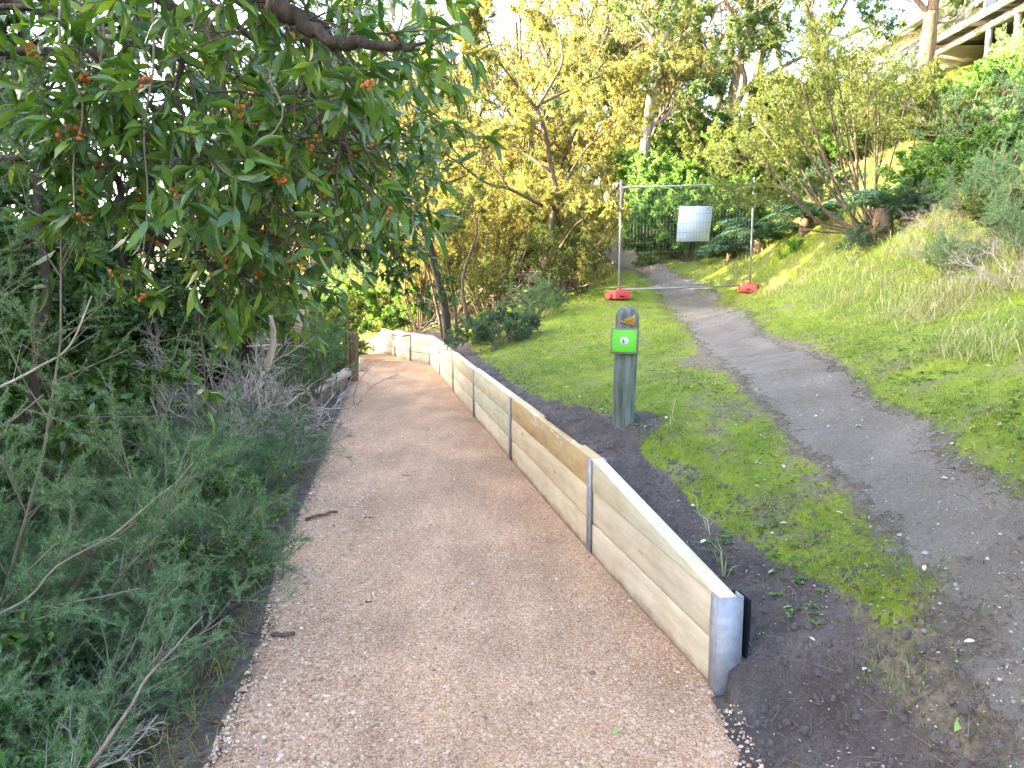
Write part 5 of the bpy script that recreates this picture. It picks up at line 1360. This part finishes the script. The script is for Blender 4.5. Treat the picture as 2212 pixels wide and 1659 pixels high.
# ------------------------------------------------------------------ grass
def blades(x, y, h, w, m, name, bend=.6, two=False, lean=.35):
    n = len(x); P = np.stack([x, y, ground_z(x, y) - .004], 1)
    az = r.uniform(0, 6.3, n); D = unit(np.stack([np.cos(az) * lean * r.random(n) * 2, np.sin(az) * lean * r.random(n) * 2, np.ones(n)], 1))
    B = np.stack([-np.sin(az + r.normal(size=n)), np.cos(az + r.normal(size=n)), np.zeros(n)], 1); B = unit(B); h = h[:, None]; w = w[:, None] / 2
    hor = np.stack([np.cos(az), np.sin(az), np.zeros(n)], 1)
    g = Geo()
    if two:
        m1 = P + D * h * .55; t = P + D * h * .9 + hor * h * bend - np.array([0, 0, 1]) * h * bend * .35
        g.rep(np.stack([P - B * w, P + B * w, m1 + B * w * .8, m1 - B * w * .8, t], 1), [(0, 1, 2, 3), (3, 2, 4)])
    else:
        g.rep(np.stack([P - B * w, P + B * w, P + D * h + hor * h * bend * .5], 1), [(0, 1, 2)])
    return structure(name, g.mesh(name, m), 'stuff')
n = 370000
y = 2.2 * (19 / 2.2) ** r.random(n); x = -1.6 + r.random(n) * (y * .72 + 2.2)
s_ = x - x_wall(y); ok = s_ > .1
x, y = x[ok], y[ok]
mud, green = ground_masks(x, y)
pr = smooth(.42, .85, green + (fbm(x * 3.2, y * 3.2) - .5) * 1.1) * (1 - .9 * smooth(.3, .8, mud)) + .02
k = r.random(len(x)) < pr; x, y = x[k], y[k]
tall = fbm(x * 1.3 + 7, y * 1.3)
h = r.uniform(.012, .034, len(x)) * (.7 + tall * 1.1); w = r.uniform(.0022, .0040, len(x)) * np.interp(y, [2, 8, 19], [.8, 1.6, 3.2])
h = h * np.interp(y, [2, 8, 19], [1, 1.1, 1.5])
blades(x, y, h, w, 'grass', 'lawn_grass', .8, False, .6)
n = 90000
y = 3.5 * (26 / 3.5) ** r.random(n); x = 1.0 + r.random(n) * (y * .75 + 1.5)
e = .15; slope = np.hypot(z_upper(x + e, y) - z_upper(x - e, y), z_upper(x, y + e) - z_upper(x, y - e)) / (2 * e)
pr = smooth(.26, .5, slope + (fbm(x * .8, y * .8) - .5) * .5) * (footpath_d(x, y) > .35) * (.35 + 1.0 * smooth(.4, .62, fbm(x * 1.7 + 3, y * 1.7)))
k = r.random(n) < pr; x, y = x[k], y[k]
h = r.uniform(.06, .30, len(x)) * (.15 + 1.2 * fbm(x * .9, y * .9)); w = r.uniform(.004, .008, len(x)) * np.interp(y, [3, 10, 26], [.8, 1.3, 2.6])
blades(x, y, h, w, 'grass_long', 'bank_grass', .55, True, .45)
M['straw'] = leaf_mat('dry_straw', [(0, (.2, .16, .1)), (.5, (.38, .32, .21)), (1, (.58, .52, .4))], .3, .7, .15)
n = 40000
y = 4.0 * (22 / 4.0) ** r.random(n); x = 1.6 + r.random(n) * (y * .7 + 1.2)
slope = np.hypot(z_upper(x + e, y) - z_upper(x - e, y), z_upper(x, y + e) - z_upper(x, y - e)) / (2 * e)
k = (r.random(n) < smooth(.2, .4, slope) * smooth(.5, .66, fbm(x * .75 + 21, y * .75 + 5))) & (footpath_d(x, y) > .5); x, y = x[k], y[k]
blades(x, y, r.uniform(.08, .4, len(x)), r.uniform(.003, .006, len(x)) * np.interp(y, [3, 10, 26], [.8, 1.3, 2.6]), 'straw', 'dry_grass', .8, True, .9)
n = 9000                                                     # weeds along the left verge
y = 1.6 * (20 / 1.6) ** r.random(n); x = x_left(y) - .02 - r.random(n) ** .8 * 1.3
k = fbm(x * 2.5, y * 2.5) > .5; x, y = x[k], y[k]
blades(x, y, r.uniform(.03, .16, len(x)), r.uniform(.002, .004, len(x)), 'grass', 'verge_grass', .6, True, .6)
n = 5200                                                     # tufts standing out of the short lawn
y = 2.4 * (16 / 2.4) ** r.random(n); x = -1.4 + r.random(n) * (y * .7 + 2.2)
mud, green = ground_masks(x, y); k = (x - x_wall(y) > .2) & (footpath_d(x, y) > -.12) & (r.random(n) < .15 + .9 * smooth(.5, .66, fbm(x * 2.1 + 30, y * 2.1))) & (mud < .75)
x, y = np.repeat(x[k], 12), np.repeat(y[k], 12)
x = x + r.normal(size=len(x)) * .022; y = y + r.normal(size=len(y)) * .022
blades(x, y, r.uniform(.03, .085, len(x)), r.uniform(.0025, .0042, len(x)) * np.interp(y, [2, 8, 16], [.8, 1.5, 2.4]), 'grass', 'grass_tufts', .7, True, .7)
n = 1500                                                     # flat rosettes of weeds
y = 2.4 * (9 / 2.4) ** r.random(n); x = x_wall(y) + .35 + r.random(n) * (y * .3 + .8)
k = (footpath_d(x, y) > -.05) & (fbm(x * 1.9 + 11, y * 1.9) > .5); x, y = np.repeat(x[k], 7), np.repeat(y[k], 7)
az = r.uniform(0, 6.3, len(x)); g = Geo(); g.leaves(np.stack([x, y, ground_z(x, y) + .008], 1), np.stack([np.cos(az), np.sin(az), np.full(len(x), .25)], 1), r.uniform(.015, .04, len(x)), r.uniform(.008, .018, len(x)), r, 2.0, 'diamond', .05, .1)
structure('lawn_weeds', g.mesh('lawn_weeds', 'bush'), 'stuff')
# leaf litter
def litter(x, y, Ln, W, m, name):
    P = np.stack([x, y, ground_z(x, y) + .006], 1); az = r.uniform(0, 6.3, len(x)); D = np.stack([np.cos(az), np.sin(az), r.normal(size=len(x)) * .15], 1)
    g = Geo(); g.leaves(P, D, Ln, W, r, 2.2, 'diamond', .1, .0); return structure(name, g.mesh(name, m), 'stuff')
n = 14000
y = 1.5 * (20 / 1.5) ** r.random(n); x = x_left(y) - .05 - r.random(n) * 2.2
k = r.random(n) < .8; litter(x[k], y[k], r.uniform(.02, .06, k.sum()), r.uniform(.006, .016, k.sum()), 'fallen_brown', 'leaf_litter')
n = 16000
y = 1.6 * (14 / 1.6) ** r.random(n); x = x_wall(y) + .1 + r.random(n) * (y * .4 + 1.2)
k = (footpath_d(x, y) > -.25) & (r.random(n) < .7); litter(x[k], y[k], r.uniform(.008, .03, k.sum()), r.uniform(.003, .008, k.sum()), 'fallen_brown', 'grass_litter')
n = 9000                                                     # crumbs and dead leaf along both edges of the old footpath
q = _fq[r.integers(40, 159, n)]; az = r.uniform(0, 6.3, n); rr_ = q[:, 2] + r.normal(size=n) * .13
x = q[:, 0] + np.cos(az) * rr_; y = q[:, 1] + np.sin(az) * rr_; k = (np.abs(footpath_d(x, y) + .05) < .25) & (y > 1.5) & (x - x_wall(y) > .3)
litter(x[k], y[k], r.uniform(.012, .045, k.sum()), r.uniform(.005, .012, k.sum()), 'fallen_brown', 'path_edge_litter')
x, y = x[k][::2], y[k][::2]; blades(x + r.normal(size=len(x)) * .05, y, r.uniform(.02, .07, len(x)), r.uniform(.003, .005, len(x)), 'grass', 'path_edge_grass', .8, False, .8)
n = 1800
y = 1.6 * (12 / 1.6) ** r.random(n); x = x_wall(y) + .1 + r.random(n) * (y * .35 + 1.4)
litter(x, y, r.uniform(.006, .02, n), r.uniform(.003, .007, n), 'fallen', 'pale_chips')
n = 2500
y = 1.6 * (9 / 1.6) ** r.random(n); x = x_left(y) + r.random(n) ** 2 * (x_wall(y) - x_left(y))
g = Geo(); az = r.uniform(0, 6.3, n); g.leaves(np.stack([x, y, z_path(y) + .022], 1), np.stack([np.cos(az), np.sin(az), 0 * az], 1), r.uniform(.006, .03, n), r.uniform(.002, .006, n), r, 2.5, 'diamond', .05, 0)
structure('path_litter', g.mesh('path_litter', 'fallen_brown'), 'stuff')
n = 3500
y = 1.5 * (14 / 1.5) ** r.random(n); x = np.where(r.random(n) < .55, x_left(y) - .0 - r.random(n) * 1.8, x_wall(y) + .1 + r.random(n) * 1.5)
P0 = np.stack([x, y, ground_z(x, y) + .005], 1); az = r.uniform(0, 6.3, n); P1 = P0 + np.stack([np.cos(az), np.sin(az), r.normal(size=n) * .2 + .1], 1) * r.uniform(.02, .16, n)[:, None]
g = Geo(); g.sticks(P0, P1, .0018, .0009, 3); structure('ground_twigs', g.mesh('ground_twigs', 'twig'), 'stuff')
# single leaves, sticks and stones one can pick out
def flat_leaf(seed, m):
    rr_ = np.random.default_rng(seed); g = Geo(); u = np.array([0, .2, .5, .8, 1]); w = np.array([.02, .7, 1, .6, 0]) * .5; c = rr_.uniform(.05, .2)
    z = c * np.sin(u * 3.1) * .5; mid_ = np.stack([u, 0 * u, z], 1); A = np.stack([u, w, z + .12 * w], 1); Bq = np.stack([u, -w, z + .12 * w], 1); q = []
    for i in range(4): q += [(i, i + 1, 5 + i + 1, 5 + i), (i + 1, i, 10 + i, 10 + i + 1)]
    g.add(np.concatenate([mid_, A, Bq]), [np.array(q)]); return g.mesh('fallen_leaf', m, True)
PALE = [flat_leaf(k, 'fallen') for k in range(3)]; GRN = [flat_leaf(9, 'fallen_green')]; BRN = [flat_leaf(5, 'fallen_brown')]
def drop_leaf(px, py, me, Ln, label, group=None, rz=None, wd=.3):
    p = hit(px, py); q = footpath_d(np.array([p[0]]), np.array([p[1]]))[0]
    o = link('fallen_leaf', me, None, (p[0], p[1], p[2] + .016)); o.scale = (Ln, Ln * wd, Ln); o.rotation_euler = (r.normal() * .2, r.normal() * .2, r.uniform(0, 6.3) if rz is None else rz)
    tag(o, label, 'leaf', group)
drop_leaf(1322, 1600, GRN[0], .055, 'yellow green leaf lying on the gravel near the bottom', None, .9)
drop_leaf(1990, 1425, GRN[0], .085, 'curled pale green leaf on the dirt right of the wall end', None, 1.2)
drop_leaf(2060, 1600, GRN[0], .11, 'long green leaf on the stony dirt at the bottom right', None, .7)
drop_leaf(1690, 1325, GRN[0], .05, 'narrow green leaf just behind the wall end', None, .2, .25)
drop_leaf(773, 1180, GRN[0], .04, 'tiny green leaf on the left side of the gravel', None, .6)
drop_leaf(720, 1145, BRN[0], .05, 'reddish brown leaf near the left gravel edge')
spots = [(1863, 1225), (1935, 1310), (1785, 1240), (1690, 1010), (1585, 905), (1642, 948), (1760, 905), (1640, 1060), (1700, 1140), (1820, 1120), (1665, 1160), (1560, 985), (1480, 945), (1600, 840), (1740, 840), (1860, 925), (1950, 850), (2100, 935), (2060, 965), (2140, 800), (1910, 720), (2030, 1045), (2180, 880), (1850, 780), (1440, 905), (1400, 925), (1300, 890), (1500, 1100), (1525, 1180), (1660, 1250), (1760, 1395), (1870, 1460), (1995, 1250), (2105, 1400), (1720, 720), (2075, 860), (1985, 935), (1250, 860), (1230, 840), (2170, 1010)]
for k, (px, py) in enumerate(spots):
    drop_leaf(px, py, PALE[k % 3], r.uniform(.022, .045), 'small pale fallen leaf on the mossy grass and soil', 'pale fallen leaves on the grass', None, .5)
def stick(px, py, Ln, rad, az, label, m='twig', bent=.1):
    p = hit(px, py); root = thing('stick', label, 'stick', (p[0], p[1], p[2] + rad + .012), az); q = [(0, 0, 0)]
    rr_ = np.random.default_rng(int(px)); 
    for k in range(1, 6): q.append((Ln * k / 5, rr_.normal() * bent * Ln * .2, rr_.random() * rad))
    g = Geo(); g.tube(q, np.linspace(rad, rad * .7, 6), 7); link('stem', g.mesh('stem', m, True), root)
    g = Geo(); g.tube([q[3], np.array(q[3]) + np.array([Ln * .06, Ln * .08, rad])], [rad * .4, rad * .25], 5); link('twig', g.mesh('twig', m, True), root)
stick(588, 1384, .105, .011, .05, 'short thick grey stick on the left of the gravel', 'bark_brown', .02)
stick(655, 1310, .12, .002, .6, 'thin twig on the gravel above the thick stick')
stick(870, 1030, .08, .003, -.5, 'dark twig in the middle of the gravel', 'bark_dark')
stick(785, 1125, .07, .003, .1, 'small dark stick on the gravel beside the verge', 'bark_dark')
stick(660, 1130, .25, .012, .75, 'weathered stick lying along the left gravel edge', 'bark_brown', .3)
stick(1645, 1330, .22, .004, -.45, 'brown root twig on the soil behind the wall end', 'bark_brown', .4)
stick(2010, 900, .28, .004, -.25, 'thin dark twig across the grey footpath', 'bark_dark', .2)
stick(790, 1308, .035, .004, .2, 'tiny dark chip of wood on the gravel', 'bark_dark')
